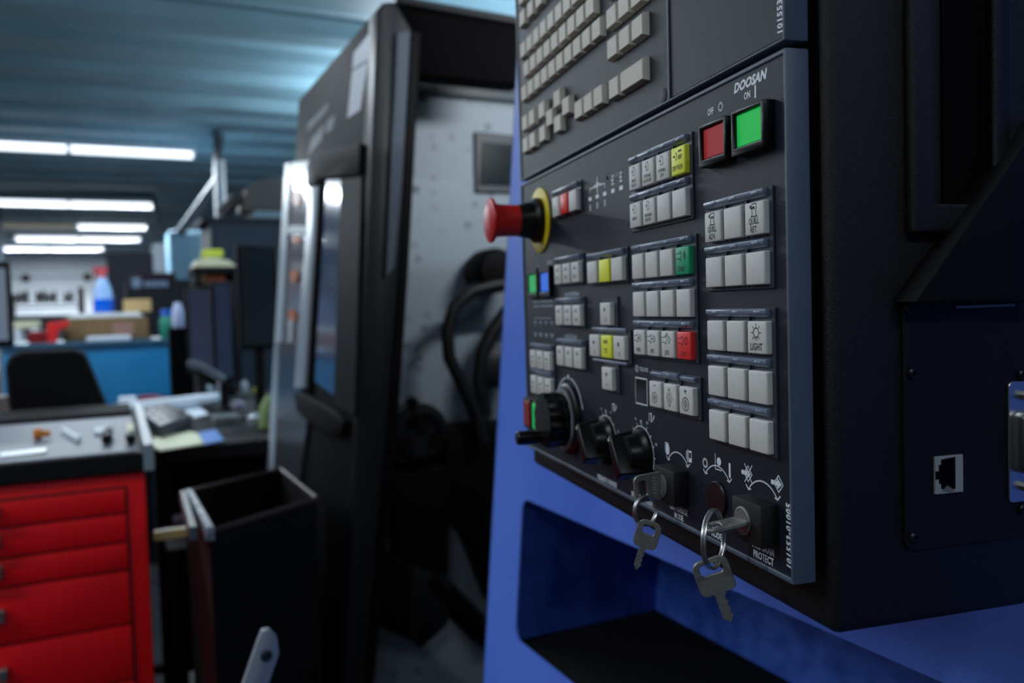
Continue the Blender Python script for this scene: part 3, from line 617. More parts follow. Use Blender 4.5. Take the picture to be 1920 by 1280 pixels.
# shelf tray with a yellow part, on the lettered machine's right
x0, x1, z0, z1 = Rc(364, 470, 446, 530, 5.4)
t = thing('parts_shelf', 'small black shelf unit with a pale tray behind the monitors', 'shelf', ((x0+x1)/2, 5.5, 0))
zt_ = atY(405, 500, 5.4).z
part('frame', MB().box((x0, 5.4, 0), (x0+.03, 5.8, zt_)).box((x1-.03, 5.4, 0), (x1, 5.8, zt_)).box((x0, 5.77, 0), (x1, 5.8, zt_)).box((x0, 5.4, z0-.02), (x1, 5.8, z0)), DKM, t, .003)
part('shelf_board', MB().box((x0-.01, 5.39, zt_-.035), (x1+.01, 5.8, zt_)), DKM, t, .003)
tr = one('pale_tray', MB().prism([(x0, 5.42, zt_), (x0+.02, 5.42, zt_+.045), (x0+.1, 5.42, zt_+.06), (x1-.05, 5.42, zt_+.04), (x1, 5.42, zt_)], (0, .3, 0)), PAPERY, 'pale tray lying on the small black shelf', 'tray')
one('yellow_case', MB().box(((x0+x1)/2-.07, 5.44, zt_+.062), ((x0+x1)/2+.05, 5.6, zt_+.11)), mat('case_yellow', (206, 214, 70), .45), 'bright yellow case on the pale tray', 'case', bevel=.008)
one('orange_box', MB().box(((x0+x1)/2-.05, 5.45, z0), ((x0+x1)/2+.06, 5.6, z0+.05)), mat('box_orange', (190, 84, 56), .5), 'orange red box inside the small black shelf', 'box')
one('tan_packet', MB().box((x0+.035, 5.45, z0), (x0+.075, 5.6, z0+.09)), CARDP, 'narrow tan packet inside the small black shelf', 'packet')
# ------------------------------------------------------------------ the far end: bench with racks before the white wall
x0, x1, z0, z1 = Rc(22, 592, 160, 640, 20.0)
zb = atY(90, 590, 20.0).z
t = thing('far_bench', 'long grey bench in front of the white far wall', 'bench', ((x0+x1)/2, 20.4, 0))
part('top', MB().box((x0-.3, 20.0, zb-.06), (x1, 20.8, zb)), mat('bench_grey', (70, 80, 90), .5), t, .01)
part('front', MB().box((x0-.28, 20.05, 0), (x1-.03, 20.75, zb-.06)), mat('bench_dark', (58, 64, 70), .6), t)
zr0, zr1 = atY(90, 566, 20.2).z, atY(90, 546, 20.2).z
t = thing('tool_rack', 'row of dark tool holders on the far bench', 'rack', ((x0+x1)/2, 20.3, zb))
part('rail', MB().box((x0, 20.2, zr0-.03), (x1-.1, 20.32, zr0)), MATS['bench_dark'], t); part('post', MB().box((x1-.12, 20.2, zb), (x1, 20.3, zr1+.08)), DKM, t)
part('post', MB().box((x0, 20.2, zb), (x0+.06, 20.3, zr0)), DKM, t); part('lower_rail', MB().box((x0, 20.2, (zb+zr0)/2), (x1-.1, 20.3, (zb+zr0)/2+.04)), MATS['bench_grey'], t)
for i in range(11):
    x_ = x0+.06+(x1-x0-.2)*i/11
    if i in (3, 8): continue
    part('holder', MB().lathe((x_, 20.26, zr0), (0, 0, 1), [(.03, 0), (.05, .04), (.05, .13+.03*(i % 3)), (.02, .20+.03*(i % 3))], 10), DKM, t)
for i, (px, py, lb) in enumerate(((48, 521, 'left dark clock like disc on the white far wall'), (164, 519, 'right dark disc on the white far wall'))):
    p = atY(px, py, 24.9); one('wall_fixture', MB().lathe((p.x, 24.99, p.z), (0, -1, 0), [(.11, 0), (.11, .05), (.07, .09), (.02, .1)], 14), mat('fixture_brown', (70, 58, 58), .6), lb, 'fixture', bevel=0)
p = atY(90, 520, 24.9); one('wall_rail', MB().box((p.x-1.6, 24.93, p.z-.03), (p.x+1.6, 25, p.z+.03)), mat('rail_pale_grey', (176, 182, 194), .6), 'pale rail across the white far wall', 'rail')
p = atY(12, 470, 15.0); one('grey_post', MB().box((atY(-14, 470, 15).x, 15, 0), (atY(5, 470, 15).x, 15.2, ZC)), mat('post_blue_grey', (96, 112, 128), .6), 'grey upright post at the left picture edge', 'post')
# ------------------------------------------------------------------ bin in front of the lathe
BZ = .86
bl = [onZ(*p, BZ) for p in ((392, 1000), (593, 937), (526, 882), (345, 925))]
BINM = mat('bin_black', (5, 5, 6), .6, spec=.25)
cb = sum((p for p in bl), Vector((0, 0, 0)))/4
bn = thing('chip_bin', 'open black sheet metal bin between the tool chest and the lathe', 'bin', (cb.x, cb.y, 0))
bot = [Vector((p.x*.94+cb.x*.06, p.y*.94+cb.y*.06, .02)) for p in bl]
inn = [p.lerp(Vector((cb.x, cb.y, BZ)), .03) for p in bl]; inb = [p.lerp(Vector((cb.x, cb.y, .04)), .03)+Vector((0, 0, .02)) for p in bot]
fs = []
for i in range(4):
    j = (i+1) % 4; fs += [(i, j, 4+j, 4+i), (i, 8+i, 8+j, j), (8+i, 12+i, 12+j, 8+j)]
fs += [(4, 5, 6, 7), (12, 13, 14, 15)]
part('shell', MB().add(bl+bot+inn+inb, fs), BINM, bn, smooth=False)
part('rim', MB().tube([p+Vector((0, 0, .002)) for p in bl], .006, 8, True), mat('bin_rim', (70, 60, 62), .4, metal=.3), bn)
for (a, b_, lb) in (((354, 926), (394, 1000), 'pale'), ((343, 930), (362, 1000), 'grey')):
    A_, B_ = onZ(*a, BZ+.005), onZ(*b_, BZ+.005)
    part('hanging_strip', MB().hexa([A_+Vector((-.007, 0, -.014)), A_+Vector((.007, 0, -.014)), B_+Vector((.008, 0, -.014)), B_+Vector((-.007, 0, -.014))], [A_+Vector((-.007, 0, .012)), A_+Vector((.007, 0, .012)), B_+Vector((.008, 0, .012)), B_+Vector((-.007, 0, .012))]), mat('strip_pale', (150, 164, 172), .4, noise=.5, nscale=40, rgb2=(60, 66, 70)) if lb == 'pale' else mat('strip_grey2', (70, 72, 78), .4), bn, .002, label='pale metal strip clipped over the rim' if lb == 'pale' else None)
for i in range(4): part('foot', MB().cyl((bot[i].x*.9+cb.x*.1, bot[i].y*.9+cb.y*.1, 0), (bot[i].x*.9+cb.x*.1, bot[i].y*.9+cb.y*.1, .025), .02, 10), BINM, bn)
# low shelf with pale parts seen over the bin
SZ = .62
s0, s1 = onZ(365, 920, SZ), onZ(520, 890, SZ)
t = thing('low_shelf', 'low dark shelf behind the black bin holding pale parts', 'shelf', (.25, 2.56, 0))
part('board', MB().box((.10, 2.42, SZ-.03), (.40, 2.70, SZ)), DKM, t, .003)
for x_ in (.13, .37):
    for y_ in (2.44, 2.68): part('leg', MB().box((x_-.012, y_-.012, 0), (x_+.012, y_+.012, SZ-.025)), DKM, t)
for (px, py, w_, h_, mm, lb) in ((385, 896, .03, .04, mat('part_rosy', (110, 96, 104), .4), 'rosy grey metal part on the low shelf'), (452, 900, .03, .06, mat('part_lilac', (160, 156, 176), .4), 'pale lilac block on the low shelf'), (492, 893, .04, .03, MET, 'flat bright part at the right end of the low shelf')):
    p = onZ(px, py+14, SZ); p.x = {385: .16, 452: .26, 492: .35}[px]; p.y = min(max(p.y, 2.46), 2.64)
    one('machined_part', MB().box((p.x-w_, p.y-.03, SZ), (p.x+w_, p.y+.03, SZ+h_)), mm, lb, 'part', bevel=.006)
yp = atY(288, 1004, bl[3].y); yq = atY(338, 1000, bl[3].y)
part('side_lever', MB().box((yp.x, bl[3].y-.012, yp.z-.010), (yq.x+.02, bl[3].y+.012, yp.z+.010)), mat('lever_yellow', (190, 164, 110), .4), bn, .002, label='yellowish side lever')
# slanted metal lever at the bottom edge
LV = mat('lever_grey', (138, 148, 158), .45, noise=.15, nscale=30)
YV = 1.02
P = [atY(*p, YV) for p in ((484, 1202), (492, 1183), (506, 1180), (520, 1194), (524, 1225), (470, 1340), (430, 1320))]
n0 = P[5]; n1 = P[6]
t = thing('metal_lever', 'pale grey slanted metal lever with a bolt at the bottom edge', 'lever', (n1.x, YV, 0))
dn = ((n0+n1)/2-(P[1]+P[2])/2).normalized()
k_ = (n0.z-.0)/-dn.z
part('arm', MB().prism(P[:5]+[n0+dn*k_, n1+dn*k_], (0, .012, 0)), LV, t, .002, 2)
bp_ = atY(499, 1228, YV); part('bolt', MB().lathe((bp_.x, YV, bp_.z), (0, -1, 0), [(.007, -.002), (.007, .003), (.005, .005), (.003, .0045)], 16), mat('bolt_dark', (60, 64, 70), .3, metal=.7), t)
# ================================================================== CONTROL PENDANT
PB = K(230, 297, -.10)
pend = thing('control_pendant', 'black machine control pendant with rows of push buttons, red mushroom button and grey edge strip', 'control panel', PB, pend=True)
SY = .356                                   # plane of the pendant's near side
EX0, EX1 = PX0+.018, .396
encl = part('enclosure', MB().box((EX0, SY, 1.25-.172), (EX1, PY1+.045, 1.25+.36)), BOXBLK, pend, .0055, 4)
b = MB().cyl((.39, .70, 1.42), (.470, .70, 1.42), .05, 20)
part('support_arm', b, BOXBLK, pend)
# backing of the two panel units
part('panel_backing', MB().box((PX0+.010, PY0+.006, PZ-.266), (EX0+.002, PY1-.004, PZ+.238)), VOID, pend)
# ---- lower unit: bezel frame, plate
def frame_mb(u0, v0, u1, v1, wl, wr, wt, wb, h0, h1):
    m = MB()
    o = [(u0, v0), (u1, v0), (u1, v1), (u0, v1)]; i = [(u0+wl, v0+wt), (u1-wr, v0+wt), (u1-wr, v1-wb), (u0+wl, v1-wb)]
    O0 = [K(*p, h0) for p in o]; O1 = [K(*p, h1) for p in o]; I0 = [K(*p, h0) for p in i]; I1 = [K(*p, h1) for p in i]
    vs = O0+O1+I0+I1; fs = []
    for k in range(4):
        j = (k+1) % 4
        fs += [(k, j, 4+j, 4+k), (4+k, 4+j, 12+j, 12+k), (12+k, 12+j, 8+j, 8+k), (8+k, 8+j, j, k)]
    return m.add(vs, fs)
part('panel_bezel', frame_mb(0, 0, 459, 270, 2.5, 2.2, 2.5, 3.0, -.0125, .0012), BEZEL, pend, .0009, 2, label='grey bezel around the lower button panel')
plate = part('button_plate', MB().box(K(2.2, 2.2, -.006), K(457.2, 267.4, 0)), PLATE, pend)
# ---- upper unit
part('keyboard_bezel', frame_mb(0, -240, 459, -3.5, 3, 2.4, 3, 1.8, -.0125, .0012), BEZEL, pend, .0009, 2, label='grey bezel around the keyboard panel')
kplate = part('keyboard_plate', MB().box(K(2.8, -238, -.006), K(333, -5.0, 0)), PLATE, pend)
splate = part('display_plate', MB().box(K(335.2, -238, -.006), K(457, -5.0, .0003)), PLATE, pend, .0008)
part('divider_rib', MB().box(K(332.6, -238, -.004), K(335.4, -5.2, .0014)), RIMDK, pend, .0008, 2)
part('round_plug', MB().lathe(K(323.5, -10, -.001), (-1, 0, 0), [(.0052, 0), (.0052, .0011), (.0046, .0014)], 20), PLATE, pend)
# ---- keys
KH = .0050
KM = {}
def key(u, v, m, wu=17.4, wv=17.4, h=KH, name='key', label=None, slope=0.):
    kk = (m.name, wu, wv, h, slope)
    if kk not in KM: KM[kk] = key_mesh('key_cap', m, wu, wv, h, slope=slope)
    o = put(name, KM[kk], pend, K(u+wu/2, v+wv/2, 0), label); o['_c'] = (u+wu/2, v+wv/2, h); return o
def legend(ko, fl, ink=None):
    u, v, h = ko['_c']; part('legend', fl.mb(u, v, h), ink or INK, ko)
def housing(u0, v0, u1, v1, h=.0012):
    part('key_housing', MB().box(K(u0, v0, -.001), K(u1, v1, h)), HOUS, pend, .0004)
def rail(u0, u1, v, lens=(), hh=4.6, h=.0042):
    m = MB().prism([K(u0, v+hh, 0), K(u0, v+hh, h*.55), K(u0, v+hh*.55, h), K(u0, v+.4, h), K(u0, v, h*.7), K(u0, v, 0)], K(u1, v, 0)-K(u0, v, 0))
    for x in lens:
        m.box(K(x-3.2, v+1.1, h*.5), K(x+3.2, v+hh*.62, h+.0005))
    part('indicator_cover', m, RAIL, pend, .0005, 2)
def divider(u, v0, v1): part('divider', MB().box(K(u-.5, v0, .001), K(u+.5, v1, .0026)), HOUS, pend)
def grid(us, vs, mats=None, w=17.4, rails=True, hpad=(5, 7, 3.2, 2.2), dv=True, lens=True):
    out = {}
    u0, u1 = us[0]-hpad[0], us[-1]+w+hpad[2]; v0, v1 = vs[0]-hpad[1], vs[-1]+17.4+hpad[3]
    housing(u0, v0, u1, v1)
    for r, v in enumerate(vs):
        if rails: rail(us[0]-2.5, us[-1]+w-1.5, v-6.6, [x+w*.5 for x in us] if lens else ())
        for c, u in enumerate(us):
            m = (mats or {}).get((r, c), KEYW)
            lab = {KEYY.name: 'yellow key', KEYR.name: 'red key', KEYG.name: 'green key'}.get(m.name)
            out[r, c] = key(u, v, m, wu=w, label=lab)
        if dv:
            for c in range(len(us)-1): divider(us[c]+w+(us[c+1]-us[c]-w)/2, v-2, v+17.4+1)
    return out
def small(t, ink=INK, y=-4.2, s=3.6): return Flat().text(t, 0, y, s, .72, ls=.95)
def doc(f, x=0, y=4, q=1.):
    f.line([(x-1.6*q, y-2.6*q), (x+1.8*q, y-2.6*q), (x+1.8*q, y+1.6*q), (x+.4*q, y+2.8*q), (x-1.6*q, y+2.8*q)], .45, True); return f
def arrow(f, x, y, L=2.4, d=1, wd=.7):
    f.line([(x, y), (x+d*L*.5, y)], wd); f.poly([(x+d*L*.4, y-1.1), (x+d*L, y), (x+d*L*.4, y+1.1)][::d]); return f
def spindle(f, x=0, y=3.0):
    f.line([(x-5.5, y+1.6), (x-1.5, y+1.6), (x-1.5, y+2.6), (x+.4, y+2.6)], .5); f.line([(x-5.5, y-1.6), (x-1.5, y-1.6), (x-1.5, y-2.6), (x+.4, y-2.6)], .5)
    f.line([(x+.4, y+2.6), (x+.4, y-2.6)], .5); return f
A = grid([277, 298.6, 320.3, 342], [28.2, 54.4], {(0, 3): KEYY})
for (r, c), t in {(0, 0): 'SINGLE\nBLOCK', (0, 1): 'OPTIONAL\nBLOCK SKIP', (0, 2): 'OPTIONAL\nSTOP', (1, 0): 'REPEAT', (1, 1): 'PROGRAM\nRESTART'}.items():
    f = Flat().text(t, 0, -3.4, 3.1, .7, ls=1.0, bold=.02); doc(f); arrow(f, -3.2, 4)
    legend(A[r, c], f)
f = Flat().text('DRY RUN', 0, -5.6, 4.2, .74, bold=.02); arrow(f, -5.2, 3, 2.6, 1, .9); f.arc(-3.4, 3, 2.6, -65, 65, .6, 8)
for i in range(4): f.line([(1.0+i*1.3, 1.0), (1.8+i*1.3, 3.0)], .7)
f.line([(1.4, 5.6), (5.4, 5.6)], .5); f.disc(2.4, 5.6, .8); f.disc(4.6, 5.6, .8); legend(A[0, 3], f)
Q = grid([382.6, 404, 425.8], [73, 99.2])
for c, t, d in ((0, 'QUILL\nADV.', -1), (2, 'QUILL\nRET.', 1)):
    f = Flat().text(t, .2, -3.0, 4.7, .74, ls=.92, bold=.02)
    f.line([(-2.4, 1.0), (3.4, 1.0)], .6); f.line([(-1.8, 1.2), (-1.2, 2.4), (-1.4, 4.8), (-2.6, 5.6), (-1.0, 7.6), (2.6, 7.6), (3.0, 5.6), (2.0, 4.6), (2.4, 2.2), (3.0, 1.2)], .5)
    f.line([(-3.4, 6.2), (-2.4, 7.0), (-2.4, 5.2)], .5, True)
    if d < 0: arrow(f, 2.0, 5.2, 3.2, -1, .7)
    else: arrow(f, -1.4, 5.6, 3.2, 1, .7); f.disc(-.8, 5.6, .7)
    legend(Q[0, c], f)
S = grid([278.6, 300.4, 322.4, 344.8], [90.2, 116.5, 143.0], {(0, 3): KEYG, (2, 3): KEYR})
for (r, c), t in {(0, 3): 'START', (2, 0): 'FWD', (2, 1): 'RVS', (2, 2): 'JOG', (2, 3): 'STOP'}.items():
    f = Flat().text(t, 0, -6.6, 4.2, .74, bold=.02); spindle(f, -1.0)
    if t == 'START': f.line([(2.4, 3), (3.8, 5.6), (5.2, 3), (3.8, .4)], .5, True); f.line([(3.8, 1.6), (3.8, 4.4)], .5)
    elif t == 'STOP': f.arc(3.6, 3, 2.2, 0, 360, .6, 16); f.line([(3.6, 1.9), (3.6, 4.1)], .6)
    else: f.line([(1.6, 3), (3.2, 5.4), (4.8, 3), (3.2, .6)], .5, True)
    if t == 'JOG': f.arc(0, 6.4, 1.3, 0, 360, .4, 12); f.line([(-1, 6.4), (1, 6.4)], .4)
    if t == 'FWD': arrow(f, -.2, 3, 2.0)
    if t == 'RVS': arrow(f, .6, 3, 2.0, -1)
    legend(S[r, c], f, INKR if t == 'STOP' else INK)
# tool number row
housing(298, 170.5, 367.5, 197.5)
rail(300, 318.5, 171.2, hh=3.6, h=.003); rail(320.5, 341.5, 169.9, (331,), hh=5.0); rail(343, 362, 171.2, hh=3.6, h=.003)
T = [key(u, 177.4, KEYW) for u in (302.4, 324.2, 346.2)]
for c in (322, 344): divider(c, 174, 196)
f = Flat().line([(-1.2, 6), (1.2, 6)], .6).arc(0, -2, 3.6, 0, 360, .5, 20).line([(0, -4.2), (1.7, -2), (0, .2), (-1.7, -2)], .4, True).line([(-.6, -2.6), (.6, -1.4)], .6); legend(T[0], f)
f = Flat().line([(0, -6), (3.8, 0), (0, 6), (-3.8, 0)], .5, True).line([(0, -2.4), (0, 2.4)], .9); legend(T[1], f)
f = Flat().line([(-1.4, 6), (1.4, 6)], .6).line([(0, 4.6), (0, 7.4)], .6).arc(0, -2, 4.1, 0, 360, .6, 20).line([(0, -4.8), (2.2, -2), (0, .8), (-2.2, -2)], .5, True).line([(0, -3), (0, -1)], .7); legend(T[2], f)
part('number_display', MB().box(K(270.5, 178.3, -.001), K(288.6, 195.6, .0004)), mat('display_black', (18, 14, 15), .12), pend)
part('lettering', Flat().line([(-9.6, -9.2), (9.6, -9.2), (9.6, 9.2), (-9.6, 9.2)], 1.0, True).mb(279.5, 187, 0), PRINT, plate)
part('lettering', Flat().text('TOOL NO.', 2.0, -1.4, 4.2, .74, bold=.01).arc(-10, 0, 2.2, 0, 360, .6, 16).line([(-11.2, -1), (-8.8, 1)], .5).mb(282.5, 171.2, 0), PRINT, plate)
Lg = grid([383, 404.8, 426.4], [135.7, 162.1, 188.1])
f = Flat().text('LIGHT', 0, -6.6, 5.2, .78, bold=.022).arc(0, 2.6, 2.5, 0, 360, .55, 20)
for i in range(8):
    if i == 6: continue
    a = math.radians(45*i+0); f.line([(3.3*math.cos(a), 2.6+3.3*math.sin(a)), (4.6*math.cos(a), 2.6+4.6*math.sin(a))], .5)
f.line([(-.8, -.2), (-.8, -1.2)], .5).line([(.8, -.2), (.8, -1.2)], .5); legend(Lg[0, 2], f)
# blurred far groups
hp = (2.5, 7, 3.0, 1.8)
Bk = grid([110, 132, 154], [88.1], hpad=hp, dv=False, lens=False)
Ck = grid([191, 216.4, 240.8], [90.1], {(0, 1): KEYY}, w=19.6, hpad=hp, lens=False)
Dk = grid([110, 132.4, 154.4], [124.4], hpad=hp, dv=False, lens=False)
Ek = grid([110, 132.6, 154.8], [160.6], hpad=hp, dv=False, lens=False)
FGk = grid([28.6, 50.8, 72.8], [167.6, 192.8], hpad=hp, dv=False, lens=False)
Rk = grid([109, 130.4, 152.6], [28.0], {(0, 1): KEYR}, hpad=hp, dv=False, lens=False)
for ks, tx in ((Bk, ('EDIT', 'MEM', 'MDI')), (Dk, ('x1', 'x10', 'x100')), (Ek, ('X', 'Z', 'C')), ):
    for c in range(3): legend(ks[0, c], Flat().text(tx[c], 0, -5, 4.4, .75).line([(-3, 3.2), (3, 3.2)], 1.0).line([(-2, 5), (2, 5)], .8))
for r in (0, 1):
    for c in range(3): legend(FGk[r, c], Flat().line([(-3, -2), (3, -2)], 1.0).line([(-2.4, 2), (2.4, 2)], 1.6).line([(-3, -5), (3, -5)], .8))
housing(213, 119, 243, 143.5); housing(190, 143.5, 266, 169); housing(213, 169, 243, 192.5)
rail(193, 260, 142.6, hh=3.4, h=.003); rail(193, 260, 167.6, hh=3.0, h=.003)
X = dict(up=key(216.6, 123.2, KEYW, 20), lf=key(192.4, 148.4, KEYW, 20), ce=key(217.2, 148.4, KEYY, 20, label='yellow key'), rt=key(241.6, 148.4, KEYW, 20), dn=key(217, 173.1, KEYW, 20))
for k_, (dx, t) in dict(up=(0, '-X'), lf=(-1, '-Z'), rt=(1, '+Z'), dn=(0, '+X')).items():
    f = Flat().text(t, 1.5, -6, 4.2, .75)
    f.poly([(-2.4, 2.2), (0, 5.4), (2.4, 2.2)] if k_ == 'up' else [(-2.4, 4.4), (2.4, 4.4), (0, 1.0)] if k_ == 'dn' else [(-2, 2.6), (0, 5), (2, 2.6), (0, .4)]); legend(X[k_], f)
legend(X['ce'], Flat().text('RAPID', 0, 2.4, 4.2, .75, bold=.02).line([(-3, -2), (3, -2)], .8).line([(-2, -4), (2, -4)], .8))
# ---- printed marks in the far left part of the plate
for (u, v, t, s) in ((109, 22.2, 'SPINDLE LOAD', 3.0),):
    part('lettering', Flat().text(t, 20, 0, s, .9).mb(u, v, 0), PRINTD, plate)
f = Flat()
for i, u in enumerate((189.9, 205.2, 220.8, 236.8, 252.1)):
    x = u-221; f.poly([(x-3.2, -1.5), (x+3.2, -1.5), (x+3.2, 1.5), (x-3.2, 1.5)])
    if i < 3: f.line([(x-.8, -5), (x-.8, -9)], 1.0).line([(x+.9, -5), (x+.9, -9)], .8)
    else: f.line([(x-2, 5), (x+2, 5)], 1.0).line([(x-2, 8), (x+1, 8)], 1.2).line([(x-1, 11), (x+2, 11)], 1.0).line([(x-.4, 5), (x-.4, 11)], .9)
f.line([(-31, 5), (-31, 8), (-17, 8)], .8).line([(0, 5), (0, 8), (-10, 8)], .8).disc(-15, 9, 2.6).line([(-15, 3), (-15, 15)], 1.2).line([(-22, 9), (-8, 9)], 1.0)
part('lettering', f.mb(221, 39.3, 0), PRINT, plate)
part('lettering', Flat().text('X TURRET', 0, -1.6, 4.4, .9).mb(243, 28.5, 0), PRINTD, plate)
f = Flat()
for j, y in enumerate((8, 3.5)):
    f.line([(-32, y), (-14, y)], 1.6); f.line([(-9, y), (28, y)], 1.6)
for y in (-12, -24, -36):
    for i in range(4):
        x = -28+17*i; f.line([(x-3, y), (x+3, y)], 2.0 if y != -24 else 3.4).line([(x, y-3), (x, y+1)], 1.2)
f.line([(-30, -8), (20, -8)], 1.0); part('lettering', f.mb(62, 128, 0), PRINTD, plate)
for (u, v, wd) in ((124, 115, 34), (122, 152, 28), (43, 86, 6), (78, 84, 12), (228, 58, 0)):
    if wd: part('lettering', Flat().line([(0, 0), (wd*.4, 0)], 3.0).line([(wd*.5, 0), (wd, 0)], 3.0).line([(wd*.2, 1), (wd*.8, 1)], 2.2).mb(u, v, 0), PRINTD, plate)
# ---- green and blue lamps
def lamp_mat(n, c, e): return mat(n, c, .3, emit=e)
for (u, m, lb) in ((39.5, lamp_mat('lamp_green', (25, 190, 90), .25), 'green square lamp'), (77, lamp_mat('lamp_blue', (40, 110, 235), .35), 'blue square lamp')):
    lp = part('indicator_lamp', frame_mb(u-16, 87.5, u+16, 116, 3.5, 3.5, 5.5, 4.5, -.001, .0042), GLOSSBLK, pend, .0006, label=lb)
    part('lens', MB().box(K(u-12, 93.4, -.001), K(u+12, 111.2, .0034)), m, lp, .0008)
# ---- OFF / ON square push buttons
def big_button(u0, u1, m, lb):
    p = part('power_button', frame_mb(u0, 22.6, u1, 46.8, 2.6, 3.0, 2.2, 4.2, -.001, .0068), GLOSSBLK, pend, .0008, 2, label=lb)
    part('button_face', MB().box(K(u0+3.2, 25.0, -.001), K(u1-3.8, 42.4, .0052)), m, p, .0005)
OFFM = mat('off_red', (208, 16, 26), .5, spec=.25); ONM = mat('on_green', (0, 196, 76), .5, emit=.3, spec=.25)
big_button(380.4, 411.0, OFFM, 'square red push button in a black frame')
big_button(416.4, 448.0, ONM, 'square lit green push button in a black frame')
part('lettering', Flat().text('OFF', 0, 0, 5.4, .74, bold=.022).mb(383.6, 16.0, 0), PRINT, plate)
part('lettering', Flat().arc(0, 0, 2.1, 0, 360, 1.2, 20).mb(394.8, 14.0, 0), PRINT, plate)
part('lettering', Flat().text('ON', 0, 0, 5.4, .74, bold=.022).mb(422.6, 16.3, 0), PRINT, plate)
part('lettering', Flat().line([(0, -3), (0, 2.4)], 1.4).mb(430.4, 14.2, 0), PRINT, plate)
part('lettering', Flat().text('DOOSAN', 0, 0, 7.0, 1.04, shear=.28, bold=.045, ch=1.0).mb(424.8, 10.2, 0), PRINT, plate)
# ---- emergency stop
es = part('emergency_stop', MB().lathe(K(58.5, 42.5, -.001), (-1, 0, 0), [(.031, 0), (.031, .0022), (.0300, .0026), (.0215, .0026), (.0215, .0004)], 48), YEL, pend, label='yellow ring of the emergency stop')
part('collar', MB().lathe(K(58.5, 42.5, 0), (-1, 0, 0), [(.0215, 0), (.0215, .006), (.0175, .009), (.0155, .022), (.0155, .0225)], 40), GLOSSBLK, es)
part('mushroom_cap', MB().lathe(K(58.5, 42.5, .0215), (-1, 0, 0), [(.0148, 0), (.0150, .012), (.0155, .021), (.0168, .0245), (.0204, .0258), (.0212, .0272), (.0206, .0288), (.017, .0303), (.009, .0316), (.002, .032)], 44), RED, es)
# ---- handwheel
hw = part('handwheel', MB().lathe(K(126.5, 225, -.001), (-1, 0, 0), [(.0315, 0), (.0315, .004), (.0285, .0055), (.021, .0058)], 48), BLK, pend, label='black handwheel with a crank knob')
ring = MB()
part('dial_ring', MB().lathe(K(126.5, 225, .0050), (-1, 0, 0), [(.0285, 0), (.0285, .0008), (.0205, .0016), (.0205, .0006)], 48), mat('dial_grey', (70, 74, 80), .35, metal=.3), hw)
f = Flat()
for i in range(100):
    a = math.radians(i*3.6); r0, r1 = (24.2, 27.6) if i % 10 else (22.2, 27.8)
    f.line([(r0*math.cos(a), r0*math.sin(a)), (r1*math.cos(a), r1*math.sin(a))], .42)
for i in range(10):
    a = math.radians(90-36*i); g = Flat().text(str(10*i), 0, 0, 3.2, .8); c_, s_ = 20.8*math.cos(a), 20.8*math.sin(a)
    o_ = len(f.v); f.v += [(x+c_, y+s_-1) for x, y in g.v]; f.f += [tuple(k+o_ for k in q) for q in g.f]
part('scale', f.mb(126.5, 225, .0068), PRINT, hw)
part('knob', MB().lathe(K(126.5, 225, .005), (-1, 0, 0), [(.0225, 0), (.0235, .004), (.0245, .007), (.0245, .019), (.0235, .0205), (.005, .0208)], 48, flute=.07), GLOSSBLK, hw)
part('crank_handle', MB().lathe(K(116, 241, .024), (-1, 0, 0), [(.004, 0), (.0058, .002), (.0066, .012), (.0062, .021), (.005, .0222)], 20), GLOSSBLK, hw)
part('lettering', Flat().arc(0, 0, 36.5, 20, 80, 1.3, 12).arc(0, 0, 36.5, 100, 150, 1.3, 10).disc(0, 37.2, 2.2).mb(126.5, 225, 0), PRINT, plate)
# square red and green lamps beside the handwheel
for (u, m, lb) in ((25, mat('lamp_red_dark', (150, 24, 22), .3), 'dark red square lamp'), (55, MATS['lamp_green'], 'green square lamp beside the handwheel')):
    lp = part('push_lamp', frame_mb(u-13, 216, u+13, 247, 3, 3, 3, 3, -.001, .008), GLOSSBLK, pend, .0006, label=lb)
    part('lens', MB().box(K(u-10, 219, -.001), K(u+10, 244, .0095)), m, lp, .0008)
part('lettering', Flat().line([(-6, 0), (6, 0)], 2.4).line([(-3, 5), (4, 5)], 2.4).mb(52, 209, 0), PRINTD, plate)
